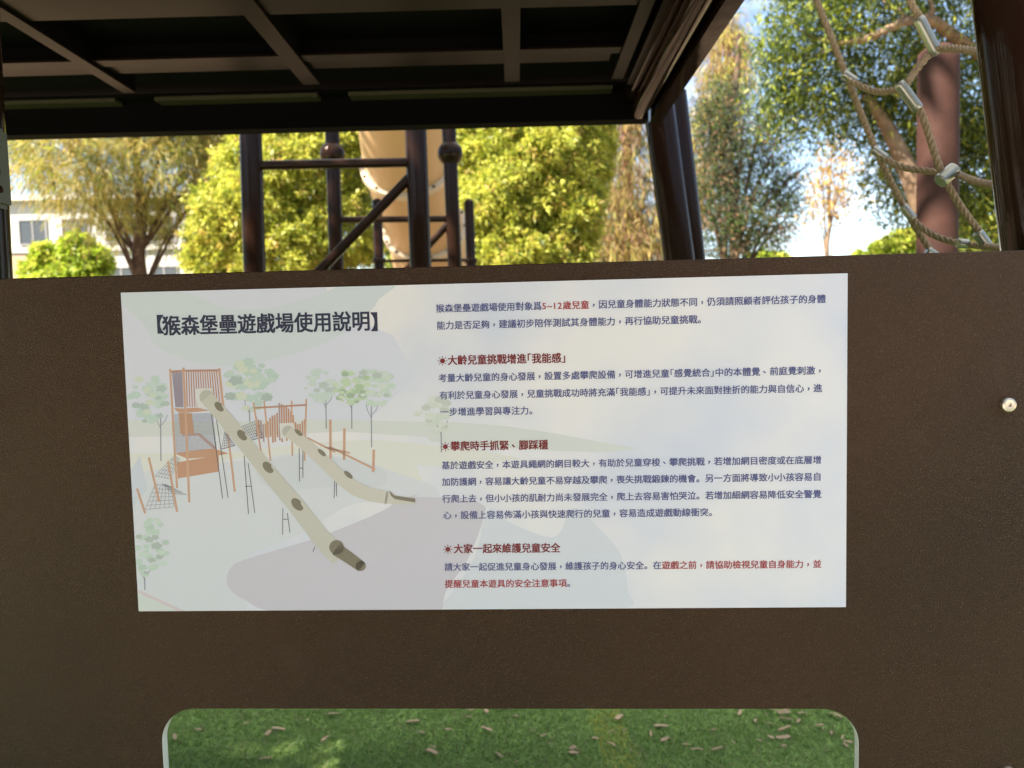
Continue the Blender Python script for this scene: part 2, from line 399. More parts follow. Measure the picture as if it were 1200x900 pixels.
class Flat:
    """printed shapes on the notice: photo pixels -> sheet coordinates, thin layers of ink"""
    def __init__(s, layer, fade=0.0): s.fade = fade; s.z = NOTICE_Z0 + 0.000007 * layer; s.v = []; s.f = []; s.m = []; s.mats = []
    def _mi(s, h):
        if h not in s.mats: s.mats.append(h)
        return s.mats.index(h)
    def poly(s, pts, h, dz=0, raw=False):
        q = [p if raw else pl(*p) for p in pts]
        q = [(min(max(u, 0.0), W_SIGN), min(max(v, -H_SIGN), 0.0)) for u, v in q]
        a = sum(q[i][0]*q[(i+1) % len(q)][1] - q[(i+1) % len(q)][0]*q[i][1] for i in range(len(q)))
        if a < 0: q.reverse()
        b = len(s.v); s.v += [(u, v, s.z + dz*0.000007) for u, v in q]
        s.f.append(tuple(range(b, b + len(q)))); s.m.append(s._mi(h))
    def smooth(s, pts, h, dz=0, n=10):
        P = [np.array(p, float) for p in pts]; k = len(P); out = []
        for i in range(k):
            a, b, c, d = P[i-1], P[i], P[(i+1) % k], P[(i+2) % k]
            for j in range(n):
                t = j / n
                out.append(tuple(0.5*((2*b) + (c-a)*t + (2*a-5*b+4*c-d)*t*t + (3*b-3*c+d-a)*t**3)))
        s.poly(out, h, dz)
    def line(s, pts, w, h, dz=0):
        """open stroke; w px, scalar or per point"""
        P = [np.array(p, float) for p in pts]
        if np.isscalar(w): w = [w] * len(P)
        Lf = []; Rt = []
        for i, p in enumerate(P):
            d = unit(P[min(i+1, len(P)-1)] - P[max(i-1, 0)]); nn = np.array((-d[1], d[0]))
            Lf.append(tuple(p + nn*w[i]/2)); Rt.append(tuple(p - nn*w[i]/2))
        for i in range(len(P)-1):
            s.poly([Lf[i], Lf[i+1], Rt[i+1], Rt[i]], h, dz)
    def disc(s, c, r, h, dz=0, n=26, ry=None):
        ry = ry or r
        s.poly([(c[0] + r*math.cos(2*math.pi*i/n), c[1] + ry*math.sin(2*math.pi*i/n)) for i in range(n)], h, dz)
    def build(s, name, parent):
        me = bpy.data.meshes.new(name); me.from_pydata(s.v, [], s.f)
        for h in s.mats: me.materials.append(pm(h, s.fade))
        me.polygons.foreach_set('material_index', s.m); me.update()
        bm = bmesh.new(); bm.from_mesh(me)
        bmesh.ops.triangulate(bm, faces=[f for f in bm.faces if len(f.verts) > 4], ngon_method='EAR_CLIP')
        bm.to_mesh(me); bm.free()
        o = bpy.data.objects.new(name, me); COL.objects.link(o); o.parent = parent
        return o

def z5(x, y): return (140 + x/2.308, 330 + y/2.308)
def z1(x, y): return (140 + x/7.5, 420 + y/7.5)
def z2(x, y): return (240 + x/7.5, 420 + y/7.5)
def z3(x, y): return (340 + x/6.925, 410 + y/6.925)
def z4(x, y): return (140 + x/4.5, 520 + y/4.5)
def z6(x, y): return (360 + x/5.63, 520 + y/5.63)
def z7(x, y): return (140 + x/3.158, 310 + y/3.158)
def z8(x, y): return (460 + x/2.222, 440 + y/2.222)
def Z(f, *pts): return [f(*p) for p in pts]

def artwork():
    # washes and grounds
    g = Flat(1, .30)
    g.poly(Z(z7, (0, 95), (470, 78), (760, 70), (850, 200), (1010, 260), (1100, 411), (900, 600), (0, 600)), '#d9e1f0')
    g.smooth(Z(z7, (-20, 104), (120, 98), (230, 102), (300, 125), (400, 160), (520, 165), (650, 140), (760, 105), (840, 70), (1020, 70), (960, 130),
               (930, 170), (800, 270), (650, 330), (500, 365), (380, 375), (240, 350), (140, 300), (90, 220)), '#cfe0e3', 1)
    g.poly(Z(z5, (0, 375), (260, 380), (500, 372), (640, 374), (832, 380)) + Z(z8, (20, 118), (170, 122), (300, 132), (420, 150), (560, 176), (640, 190),
           (560, 200), (420, 196), (200, 182), (100, 172)) + Z(z5, (831, 420), (600, 405), (480, 412), (20, 420)), '#d6e0d8', 2)
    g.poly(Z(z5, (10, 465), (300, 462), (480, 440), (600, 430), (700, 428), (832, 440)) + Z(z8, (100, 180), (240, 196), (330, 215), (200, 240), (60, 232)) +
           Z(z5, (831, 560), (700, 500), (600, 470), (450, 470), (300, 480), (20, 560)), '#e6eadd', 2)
    g.smooth(Z(z5, (20, 560), (180, 500), (360, 482), (420, 470), (520, 466), (640, 480), (760, 520), (860, 560), (831, 600), (640, 600), (500, 680),
               (330, 760), (330, 900), (40, 900)), '#d9e2e7', 3)
    g.smooth(Z(z5, (372, 520), (395, 490), (470, 470), (600, 478), (700, 500), (726, 530), (700, 552), (560, 556), (460, 565), (395, 550)), '#d1dbe0', 4)
    g.smooth(Z(z5, (291, 800), (305, 770), (350, 748), (540, 690), (700, 625), (760, 590), (850, 560)) + Z(z8, (60, 315), (180, 318), (232, 335), (240, 360),
               (200, 470), (140, 560), (128, 612)) + Z(z5, (831, 893), (440, 893), (340, 860), (300, 832)), '#c9c7d2', 5)
    g.smooth(Z(z8, (470, 345), (540, 400), (596, 470), (612, 560), (606, 605), (330, 610), (140, 606), (160, 560), (215, 470), (250, 350), (300, 380), (420, 420)), '#d6e1e9', 4)
    g.poly(Z(z4, (104, 770), (350, 882), (310, 882), (98, 782)), '#d9c7c8', 6)
    g.poly(Z(z4, (100, 784), (305, 882), (100, 882)), '#d3e2d6', 6)
    g.poly(Z(z4, (50, 140), (110, 60), (150, 240), (70, 330)), '#cbd9e6', 5)
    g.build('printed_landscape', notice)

    # printed trees: lumpy clusters of pale green
    def crown(t, c, sx, sy, cols, seed, n=46):
        rs = random.Random(seed)
        for i in range(n):
            a = rs.uniform(0, 6.283); r = math.sqrt(rs.random())
            x = c[0] + sx*r*math.cos(a); y = c[1] + sy*r*math.sin(a)
            rr = rs.uniform(0.13, 0.26) * min(sx, sy) * (1.15 - 0.4*r)
            col = cols[0] if rs.random() < .66 else cols[rs.randrange(1, len(cols))]
            k = rs.randint(5, 8); ph = rs.uniform(0, 6.28); pts = []
            for j in range(26):
                b = 6.283*j/26
                q = rr*(1 + .17*math.cos(k*b + ph))
                pts.append((x + 1.25*q*math.cos(b), y + q*math.sin(b)*.82))
            t.poly(pts, col, 1 + i*0.12 + (6 if col != cols[0] else 0))
    def trunk(t, x, y0, y1, h='#77808c'):
        t.line([(x, y0), (x+.4, y1)], 1.3, h); m = y0 + (y1-y0)*.32
        t.line([(x, m), (x-4.5, m-9), (x-6, m-17)], .8, h); t.line([(x, m-3), (x+5.5, m-9), (x+8, m-16)], .8, h)
    nt_ = 0
    for c, sx, sy, cols, sd, tk in (
        (z1(250, 360), 24, 27, ('#bdd9cc', '#c6ddd4', '#aac4bb', '#cfe0c9'), 3, (z1(365, 480), z1(375, 900))),
        (z2(395, 240), 30, 29, ('#b7d6c8', '#c1dacd', '#a3b8b0', '#d3e0c8'), 8, (z2(395, 440), z2(400, 560))),
        (z3(250, 290), 18, 19, ('#c6dcd3', '#cde0d8', '#b4c9c2'), 21, (z3(292, 390), z3(300, 640))),
        (z3(500, 300), 20, 20, ('#bcd9b0', '#c8dfb8', '#94b48c', '#a8c898'), 14, (z3(500, 400), z3(503, 640))),
        (z3(700, 290), 21, 24, ('#c3ddcb', '#cde1d2', '#b1c4ba', '#d5e3d4'), 31, (z3(660, 440), z3(668, 790))),
        (z3(1180, 520), 22, 22, ('#d3e0d2', '#dae5d8', '#c3d0c4'), 41, ((517, 498), (518, 530))),
        (z4(170, 540), 20, 36, ('#bfdcc9', '#cbe2d2', '#a9bdb2', '#b3d2bf'), 55, (z4(135, 690), z4(104, 770)))):
        t0 = Flat(12 + nt_, .18); nt_ += 2
        crown(t0, c, sx, sy, cols, sd)
        trunk(t0, tk[0][0], tk[0][1], tk[1][1])
        t0.build('printed_tree', notice)

    OR, OD, ORL, MV, DK = '#c58a58', '#b5763f', '#d09c70', '#8d7f92', '#4a525e'
    s = Flat(30, .16)
    # tower with slats
    for i in range(8):
        a = i/7; s.line(Z(z1, (470+80*a, 120), (500+62*a, 428)), 1.25, MV)
    for i in range(15):
        a = i/14; s.line(Z(z1, (592+285*a, 112), (600+310*a, 425)), 1.35, '#b97b4e')
    s.line(Z(z1, (448, 116), (565, 108), (885, 104)), 2.2, OD, 1)
    s.poly(Z(z1, (668, 266), (818, 260), (832, 432), (690, 437)), '#dfe3dc', 2)
    s.poly(Z(z1, (480, 436), (560, 440), (690, 432), (795, 460), (560, 478), (520, 470)), OR, 2)
    s.poly(Z(z1, (522, 478), (640, 482), (660, 665), (540, 665)), '#b98250', 1)
    for i in range(34):
        a = i/33; s.line(Z(z1, (488+332*a, 492-10*a), (496+362*a, 826-20*a)), .32, '#8a94a6')
    for i in range(30):
        a = i/29; s.line(Z(z1, (488+6*a, 492+334*a), (822+38*a, 482+320*a)), .32, '#8a94a6')
    s.line(Z(z1, (560, 668), (705, 668), (845, 790)), 3.2, '#a98478', 2)
    s.poly(Z(z1, (490, 834), (620, 812), (830, 790), (965, 835), (780, 868), (600, 880)), OR, 2)
    s.poly(Z(z4, (305, 98), (525, 60), (527, 146), (310, 182)), '#c48552', 1)
    for p in (Z(z1, (448, 92), (490, 830)) + Z(z4, (306, 232)), Z(z1, (880, 84), (918, 430)), Z(z1, (955, 660), (985, 900)) + Z(z4, (610, 252))):
        s.line(p, 2.4, ORL, 3)
    s.line(Z(z1, (566, 80), (590, 600), (602, 900)) + Z(z4, (370, 308)), 2.6, ORL, 4)
    # left net with posts
    def net(c4, nu, nv, h='#6c7684', w=.45):
        A, B, C, D = [np.array(z) for z in c4]
        for i in range(nu+1):
            a = i/nu; s.line([tuple(A+(B-A)*a), tuple(D+(C-D)*a)], w, h, 1)
        for j in range(nv+1):
            a = j/nv; s.line([tuple(A+(D-A)*a), tuple(B+(C-B)*a)], w, h, 1)
    net(Z(z4, (292, 62), (320, 80), (270, 184), (190, 170)), 5, 6)
    net(Z(z4, (190, 212), (275, 225), (290, 332), (138, 346)), 6, 6)
    net(Z(z4, (225, 210), (250, 215), (356, 268), (285, 262)), 4, 4)
    for p in (((157, 72), (212, 305)), ((95, 235), (138, 366)), ((258, 92), (306, 358))): s.line(Z(z4, *p), 2.6, ORL, 4)
    s.build('printed_play_tower', notice); s = Flat(33, .16)
    # bridge net and second tower
    net(Z(z2, (320, 602), (470, 540), (520, 690), (395, 722)), 9, 6, '#59616f', .5)
    net(Z(z2, (180, 640), (215, 690), (270, 765), (150, 795)), 5, 6, '#59616f', .5)
    s.line(Z(z2, (150, 797), (270, 762)), 1.0, DK, 2); s.line(Z(z2, (400, 720), (520, 690)), 1.0, DK, 2)
    rs = random.Random(4)
    for i in range(22):
        x = 455 + i*20.2
        top = 510 + 55*math.sin(i*.42 + .2) - (60 if 9 < i < 17 else 0) + rs.uniform(-15, 15)
        bot = 705 + rs.uniform(-25, 40)
        s.line(Z(z2, (x, top), (x+6, bot)), 1.9, ('#a98a8a' if i in (0, 2, 3, 10) else '#c08353'), 1)
    for p in (((430, 385), (500, 840)), ((524, 375), (580, 900)), ((766, 370), (772, 855)), ((894, 355), (880, 900))): s.line(Z(z2, *p), 1.9, ORL, 2)
    s.line(Z(z2, (432, 436), (898, 408)), 2.0, OD, 3)
    s.poly(Z(z2, (660, 570), (784, 565), (792, 692), (668, 702)), '#e0e0d8', 3)
    s.build('printed_play_tower', notice); s = Flat(36, .16)
    for p in (((328, 565), (330, 884)), ((442, 635), (440, 892))): s.line(Z(z3, *p), 2.9, '#cf9a70', 2)
    s.line(Z(z3, (140, 712), (370, 830)), 2.0, '#cf9a70', 2); s.line(Z(z3, (285, 790), (488, 836)), 2.0, '#cf9a70', 2)
    s.line(Z(z6, (150, 20), (450, 168)), 2.2, '#cf9a70', 2); s.line(Z(z6, (441, 38), (437, 186)), 3.0, '#cf9a70', 3)
    s.build('printed_beams', notice); s = Flat(39)
    # slide legs
    for a, b in (((250, 360), (280, 586)), ((263, 370), (295, 584)), ((338, 470), (350, 628)), ((349, 490), (367, 625)), ((443, 612), (442, 684)), ((455, 625), (462, 678)),
                 ((487, 450), (488, 540)), ((497, 450), (497, 530)), ((583, 530), (581, 585)), ((588, 533), (588, 580)), ((524, 730), (530, 716)),
                 ((341, 553), (356, 553)), ((443, 642), (457, 642)), ((487, 504), (497, 504))):
        s.line(Z(z5, a, b), .8, DK, 3)
        s.build('printed_leg', notice); s = Flat(39)

    q = Flat(44, .10)
    SL, OL = '#c9cabb', '#6d6643'
    q.disc(z5(237, 312), 8.4, '#b9bcae', 0)
    q.line(Z(z5, (237, 313), (282, 365), (330, 424), (405, 517), (485, 612), (540, 684), (565, 712), (598, 745)), [16.8, 17, 17.5, 18.5, 20, 21.5, 23, 23], SL, 2)
    for cx, cy, r in ((271, 338, 6.8), (333, 415, 7.4), (403, 502, 8), (482, 602, 8.8)):
        px, py = z5(cx, cy); pts = []
        for j in range(20):
            b = 6.283*j/20; x, y = math.cos(b)*r*1.0, math.sin(b)*r*.62
            if y < -.28*r and x > 0: y = -.28*r + (y + .28*r)*.3
            ca, sa = math.cos(.82), math.sin(.82)
            pts.append((px + x*ca - y*sa, py + x*sa + y*ca))
        q.poly(pts, OL, 4)
    q.disc(z5(588, 718), 8.6, OL, 4)
    q.line(Z(z5, (586, 722), (620, 745), (656, 771)), [15.5, 14, 12.5], OL, 4); q.disc(z5(653, 768), 6.0, OL, 4)
    q.build('printed_slide', notice); q = Flat(50, .12)
    q.disc(z5(457, 405), 7.0, '#b9bcae', 0)
    q.line(Z(z5, (457, 405), (500, 437), (550, 482), (602, 532), (640, 560), (680, 576), (725, 584)), [13.5, 14, 15, 16, 16.5, 16, 14.5], '#d0cebf', 2)
    q.line(Z(z5, (720, 584), (760, 592), (800, 594)), [14.5, 9, 6.5], '#d0cebf', 2)
    for cx, cy, r in ((485, 408, 5.6), (548, 462, 6.0), (620, 522, 6.4)):
        px, py = z5(cx, cy); pts = []
        for j in range(20):
            b = 6.283*j/20; x, y = math.cos(b)*r, math.sin(b)*r*.42
            ca, sa = math.cos(.72), math.sin(.72)
            pts.append((px + x*ca - y*sa, py + x*sa + y*ca))
        q.poly(pts, OL, 4)
    q.poly(Z(z6, (540, 306), (560, 322), (578, 340), (714, 360), (714, 386), (580, 364), (556, 344)), OL, 4)
    q.build('printed_slide', notice)
artwork()

# ---- lettering (Blender's own built-in typeface, glyph by glyph)
GL = {}
def glyphs(chars, off):
    for ch in sorted(set(chars)):
        if (ch, off) in GL or ch == ' ': continue
        c = bpy.data.curves.new('g', 'FONT'); c.body = ch; c.size = 1; c.fill_mode = 'FRONT'; c.resolution_u = 3
        if ch == '童': c.offset = 0.001            # its outline only fills when nudged
        o = bpy.data.objects.new('g', c); COL.objects.link(o)
        me = bpy.data.meshes.new_from_object(o.evaluated_get(bpy.context.evaluated_depsgraph_get()))
        GL[(ch, off)] = ([(v.co.x, v.co.y) for v in me.vertices], [tuple(p.vertices) for p in me.polygons])
        bpy.data.objects.remove(o); bpy.data.curves.remove(c); bpy.data.meshes.remove(me)
def adv(ch):
    if ch in '｢｣[]': return 0.5
    if ch.isdigit(): return 0.57
    if ch == '~': return 0.6
    return 1.0
class Lettering:
    def __init__(s, off, layer=56): s.v = []; s.f = []; s.m = []; s.off = off; s.z = NOTICE_Z0 + 0.000007*layer; s.cols = []
    def mi(s, h):
        if h not in s.cols: s.cols.append(h)
        return s.cols.index(h)
    def line(s, runs, p0, p1=None, em=None, sy=1.0):
        """runs: [(text, colour)]; p0 / p1: centre-left and centre-right of the line in photo pixels"""
        u0, v0 = pl(*p0); text = ''.join(t for t, _ in runs); glyphs(text, s.off)
        n = sum(adv(c) for c in text)
        v = v0
        if p1 is not None:
            u1, v1 = pl(*p1); v = (v0 + v1)/2; em = (u1 - u0)/n
        u = u0
        for t, h in runs:
            m = s.mi(h)
            for ch in t:
                vs, fs = GL[(ch, s.off)]; b = len(s.v); dx = dy = 0.0
                if ch in '，、': dx, dy = 0.24, 0.22
                if ch == '｢': dx = -0.02
                o_ = s.off
                for k, (ox, oy) in enumerate(((-o_, 0), (o_, 0), (0, o_), (0, -o_)) if o_ < .015 else ((-o_, -o_*.7), (o_, -o_*.7), (-o_, o_*.7), (o_, o_*.7), (0, 0))):
                    b = len(s.v)                       # the strokes are thickened by slightly shifted layers of ink
                    for x, y in vs: s.v.append((u + (x+dx+ox)*em, v + (y + dy - 0.38 + oy)*em*sy, s.z + k*0.0000012))
                    for f in fs: s.f.append(tuple(b+i for i in f)); s.m.append(m)
                u += adv(ch)*em
        return em
    def sun(s, p, r, h):
        """small sun mark: a disc with eight rays"""
        u, v = pl(*p); m = s.mi(h); k = r/ F_PX * 0.97
        b = len(s.v); n = 24
        s.v += [(u + .52*k*math.cos(6.2832*i/n), v + .52*k*math.sin(6.2832*i/n), s.z) for i in range(n)]; s.f.append(tuple(range(b, b+n))); s.m.append(m)
        for i in range(8):
            a = 6.2832*i/8; d = np.array((math.cos(a), math.sin(a))); t = np.array((-d[1], d[0])); c = np.array((u, v)); b = len(s.v)
            for q in (c + .62*k*d + .07*k*t, c + .62*k*d - .07*k*t, c + k*d - .07*k*t, c + k*d + .07*k*t): s.v.append((q[0], q[1], s.z))
            s.f.append((b, b+1, b+2, b+3)); s.m.append(m)
    def build(s, name):
        me = bpy.data.meshes.new(name); me.from_pydata(s.v, [], s.f)
        for h in s.cols: me.materials.append(pm(h))
        me.polygons.foreach_set('material_index', s.m); me.update()
        o = bpy.data.objects.new(name, me); COL.objects.link(o); o.parent = notice
        return o

NAVY, BLUE, RED, DRED = '#262d4a', '#46528a', '#a82c33', '#7a1019'
def f6(x, y): return (500 + x/2.4, 310 + y/2.4)
def f7(x, y): return (500 + x/2.4, 500 + y/2.4)
T = Lettering(0.026)
T.line([('猴森堡壘遊戲場使用說明', NAVY)], (190.5, 380.3), (434.5, 377.4), sy=1.08)
T.line([('【', NAVY)], (190.5-20, 380.5), em=0.0245, sy=1.0); T.line([('】', NAVY)], (434.5, 377.2), em=0.0245)
T.build('printed_title')
P = Lettering(0.017)
e = P.line([('猴森堡壘遊戲場使用對象爲', BLUE), ('5~12歲兒童', RED), ('，因兒童身體能力狀態不同，仍須請照顧者評估孩子的身體', BLUE)], f6(26, 125), f6(1122, 95))
P.line([('能力是否足夠，建議初步陪伴測試其身體能力，再行協助兒童挑戰。', BLUE)], f6(28, 173), f6(787, 152))
P.build('printed_paragraph')
P = Lettering(0.017)
P.line([('考量大齡兒童的身心發展，設置多處攀爬設備，可增進兒童｢感覺統合｣中的本體覺、前庭覺刺激，', BLUE)], f6(33, 320), f6(1118, 296))
P.line([('有利於兒童身心發展，兒童挑戰成功時將充滿｢我能感｣，可提升未來面對挫折的能力與自信心，進', BLUE)], f6(36, 368), f6(1112, 347))
P.line([('一步增進學習與專注力。', BLUE)], f6(38, 414), f6(313, 410))
P.build('printed_paragraph')
P = Lettering(0.017)
P.line([('基於遊戲安全，本遊具繩網的網目較大，有助於兒童穿梭、攀爬挑戰，若增加網目密度或在底層增', BLUE)], f7(42, 106), f7(1110, 95))
P.line([('加防護網，容易讓大齡兒童不易穿越及攀爬，喪失挑戰鍛鍊的機會。另一方面將導致小小孩容易自', BLUE)], f7(43, 152), f7(1110, 143))
P.line([('行爬上去，但小小孩的肌耐力尚未發展完全，爬上去容易害怕哭泣。若增加細網容易降低安全警覺', BLUE)], f7(44, 199), f7(1110, 192))
P.line([('心，設備上容易佈滿小孩與快速爬行的兒童，容易造成遊戲動線衝突。', BLUE)], f7(46, 246), f7(818, 242))
P.build('printed_paragraph')
P = Lettering(0.017)
P.line([('請大家一起促進兒童身心發展，維護孩子的身心安全。在', BLUE), ('遊戲之前，請協助檢視兒童自身能力，並', RED)], f7(50, 392), f7(1110, 387))
P.line([('提醒兒童本遊具的安全注意事項', RED), ('。', BLUE)], f7(51, 441), f7(419, 439))
P.build('printed_paragraph')
for runs, a, b_, sp in (('大齡兒童挑戰增進｢我能感｣', f6(59, 268), f6(393, 263), f6(45, 271)), ('攀爬時手抓緊、腳踩穩', f7(67, 53), f7(342, 51), f7(53, 56)), ('大家一起來維護兒童安全', f7(76, 342), f7(376, 340), f7(60, 344))):
    Hd = Lettering(0.026); Hd.line([(runs, DRED)], a, b_, sy=1.05); Hd.sun(sp, 5.6, DRED); Hd.build('printed_heading')

# ------------------------------------------------------------------ steel deck tower overhead
def post_line(a, b, y, z0=0.0, z1=None):
    """a, b: photo pixels of two points of the axis on the plane y"""
    A, B = at(*a, y), at(*b, y); d = (A - B)/(A[2]-B[2])
    lo = A + d*(z0 - A[2]); hi = A + d*((z1 if z1 is not None else max(A[2], B[2])) - A[2])
    return lo, hi

def deck():
    t = empty('deck_tower', (-0.85, 0.6, 0))
    tag(t, 'dark brown steel deck on posts with a barred underside overhead', 'play deck')
    off = -np.array(t.location)
    def part(mb, name, m):
        mb.v = [tuple(np.array(p) + off) for p in mb.v]
        return mb.build(name, m, t)
    XL, XR, YN, YF, ZB = -2.35, 0.445, -1.30, 2.36, 2.02
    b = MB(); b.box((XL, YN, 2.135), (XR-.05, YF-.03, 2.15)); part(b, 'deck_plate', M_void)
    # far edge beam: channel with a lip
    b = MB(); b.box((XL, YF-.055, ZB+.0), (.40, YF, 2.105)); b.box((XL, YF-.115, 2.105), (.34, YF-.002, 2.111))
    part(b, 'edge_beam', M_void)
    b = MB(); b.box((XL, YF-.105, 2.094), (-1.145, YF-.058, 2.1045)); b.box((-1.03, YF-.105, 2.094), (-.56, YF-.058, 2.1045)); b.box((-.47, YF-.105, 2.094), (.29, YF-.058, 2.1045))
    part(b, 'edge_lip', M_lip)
    # right edge beam: rounded tube and outer strip
    b = MB(); b.tube([(.372, YN, 2.045), (.372, YF-.06, 2.045)], .026, 20); b.box((.33, YN, 2.062), (.41, YF-.06, 2.11)); part(b, 'edge_tube', M_steel)
    b = MB(); b.box((.408, YN, ZB), (XR, YF-.01, 2.16)); part(b, 'edge_beam', M_steel)
    b = MB(); b.box((XL, YN, ZB), (XL+.06, YF, 2.16)); part(b, 'edge_beam', M_steel)
    b = MB(); b.box((XL, YN-.06, ZB), (XR, YN-.002, 2.16)); part(b, 'edge_beam', M_steel)
    for k in range(3):
        b = MB(); b.tube([(XR, YF-.05-.03*k, 2.035+.012*k), (XR+.006, YF-.05-.03*k, 2.035+.012*k)], .007, 8); part(b, 'bolt', M_void)
    # bars along the depth
    for x, w, y1 in ((-1.55, .034, 2.13), (-1.04, .034, 2.13), (-.535, .044, 2.10), (.002, .040, 2.12), (.285, .030, 2.12)):
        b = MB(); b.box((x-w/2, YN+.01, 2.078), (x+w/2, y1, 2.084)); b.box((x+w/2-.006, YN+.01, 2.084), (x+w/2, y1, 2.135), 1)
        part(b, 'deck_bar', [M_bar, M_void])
    b = MB(); b.box((.316, YN+.01, 2.075), (.330, 2.16, 2.083)); b.box((.330, 1.985, 2.075), (.352, 2.02, 2.083)); part(b, 'deck_bar', M_bar)
    # bars across
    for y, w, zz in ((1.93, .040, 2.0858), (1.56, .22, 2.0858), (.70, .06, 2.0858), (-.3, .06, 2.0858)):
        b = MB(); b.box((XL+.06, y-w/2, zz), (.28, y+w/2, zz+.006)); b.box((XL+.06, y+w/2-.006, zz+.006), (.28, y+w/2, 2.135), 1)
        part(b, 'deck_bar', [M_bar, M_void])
    b = MB(); b.box((XL+.06, 1.962, 2.092), (.25, 2.02, 2.098)); part(b, 'deck_bar', M_bar)
    # legs
    for a, bb, y, r in (((774, 140), (796, 305), 2.43, .048), ((790, 140), (809, 305), 2.55, .049)):
        lo, hi = post_line(a, bb, y, .36, 2.13 if y < 2.5 else 2.165)
        b = MB(); b.tube([lo, hi], r, 28); part(b, 'post', M_steel)
    b = MB(); b.box((-1.7, 2.40, .30), (1.7, 2.58, .37)); b.box((-1.7, 2.44, 0), (-1.6, 2.54, .30)); b.box((1.6, 2.44, 0), (1.7, 2.54, .30)); part(b, 'base_beam', M_steel)
    for x, y in ((XL+.03, YF+.06), (XL+.03, YN), (XR-.02, YN)):
        b = MB(); b.tube([(x, y, 0), (x, y, 2.13)], .05, 24); part(b, 'post', M_steel)
    return t
deck()

# posts that carry the board
def big_post(a, b, y, r, z1, label):
    lo, hi = post_line(a, b, y, 0, z1)
    m = MB(); m.tube([lo - lo, hi - lo], r, 40)
    o = m.build('steel_post', M_steel); o.location = lo
    return tag(o, label, 'post')
big_post((1188, 0), (1222, 297), 1.000, .0455, 3.0, 'thick glossy dark brown steel post behind the right end of the board')
lp = big_post((-36, 150), (-27, 320), 1.08, .0425, 2.9, 'dark brown steel post at the left end of the board with a pale clamp')
def clamp():
    c0 = np.array(at(-32, 195, 1.055)) - np.array(lp.location)
    M = Matrix.Translation(c0)
    b = MB(); b.box((-.048, -.03, -.055), (.034, .03, .055), 0, M)
    o = b.build('clamp', M_clamp, lp)
    bm = bmesh.new(); bm.from_mesh(o.data); bmesh.ops.bevel(bm, geom=bm.edges[:], offset=.006, segments=2, affect='EDGES'); bm.to_mesh(o.data); bm.free()
    for z, r, l in ((.040, .005, .005), (-.008, .009, .006), (-.034, .005, .011)):
        k = MB(); k.tube([c0 + (.0335, -.012, z), c0 + (.0335 + l, -.012, z)], r, 12); k.build('bolt', M_steel, o)
clamp()

# ------------------------------------------------------------------ rope net
def rope_net():
    base = at(1060, 297, 1.45); base[2] = 0
    t = empty('rope_net', base)
    tag(t, 'beige twisted rope climbing net with metal ferrules strung beside the right post', 'rope net')
    R = 0.0064
    def pt(px, py, y): return at(px, py, y) - base
    def rope(pts, r=R):
        c = bezier(pts, 330)
        m = MB(); m.tube(c, r, 24, twist=(4, .42, 21)); m.build('rope', M_rope, t)
    def ferr(a, b, r=.0125, name='ferrule'):
        a, b = np.asarray(a), np.asarray(b); d = b - a
        m = MB(); m.tube([a, a + .04*d, a + .12*d, a + .5*d, a + .88*d, a + .96*d, b], [r*.82, r*.98, r, r, r, r*.98, r*.82], 20); m.build(name, M_alu, t)
    yA, yB = 1.50, 1.36
    rope([pt(935, -60, yA+.02), pt(957, 0, yA), pt(993, 92, yA), pt(1027, 177, yA), pt(1062, 247, yA), pt(1095, 300, yA), pt(1140, 360, yA)])
    rope([pt(1040, -60, yB), pt(1066, 0, yB), pt(1086, 35, yB), pt(1097, 62, yB)])
    rope([pt(1060, 103, yB), pt(1079, 131, yB), pt(1101, 195, yB), pt(1122, 236, yB), pt(1152, 277, yB), pt(1178, 312, yB), pt(1210, 350, yB)])
    rope([pt(994, 91, yA-.012), pt(1005, 99, yA-.02), pt(1026, 107, 1.45), pt(1046, 106, 1.40), pt(1060, 101, yB), pt(1072, 84, yB), pt(1088, 65, yB)])
    rope([pt(1097, 57, yB-.004), pt(1120, 57, 1.30), pt(1150, 61, 1.22), pt(1190, 66, 1.1)])
    rope([pt(1028, 180, yA-.012), pt(1042, 189, yA-.02), pt(1062, 197, 1.46), pt(1094, 201, 1.42), pt(1120, 204, yB), pt(1146, 213, 1.27), pt(1185, 220, 1.14)])
    rope([pt(1063, 249, yA-.012), pt(1075, 262, yA-.02), pt(1095, 276, 1.46), pt(1124, 285, 1.42), pt(1150, 288, 1.36), pt(1175, 291, 1.27), pt(1210, 300, 1.14)])
    ferr(pt(1076, 21, yB-.004), pt(1098, 64, yB-.004), .0100)
    ferr(pt(1053, 97, yB-.004), pt(1076, 128, yB-.004), .0096)
    ferr(pt(988, 86, yA-.008), pt(1003, 96, yA-.014), .0083)
    ferr(pt(1022, 174, yA-.008), pt(1038, 186, yA-.014), .0083)
    ferr(pt(1058, 241, yA-.008), pt(1070, 257, yA-.014), .0083)
    ferr(pt(1101, 213, yB-.010), pt(1119, 197, yB-.006), .0122)
    ferr(pt(1145, 272, yB-.006), pt(1158, 291, yB-.006), .0096)
    ferr(pt(1086, 293, yA-.008), pt(1103, 304, yA-.010), .0083)
    ferr(pt(1122, 285, 1.40), pt(1134, 286, 1.40), .0088)
rope_net()

def chamfer_post():
    lo, hi = post_line((1100, 62), (1098, 297), 3.6, 0, None)
    r = .087; n = 32
    m = MB(); m.tube([(0, 0, 0), hi - lo - (0, 0, .05), hi - lo, hi - lo + (0, 0, .03)], [r, r, r*.985, r*.55], n)
    o = m.build('red_brown_post', M_wood); o.location = lo
    tag(o, 'matt red brown round post with a tapered top standing behind the rope net', 'post')
chamfer_post()

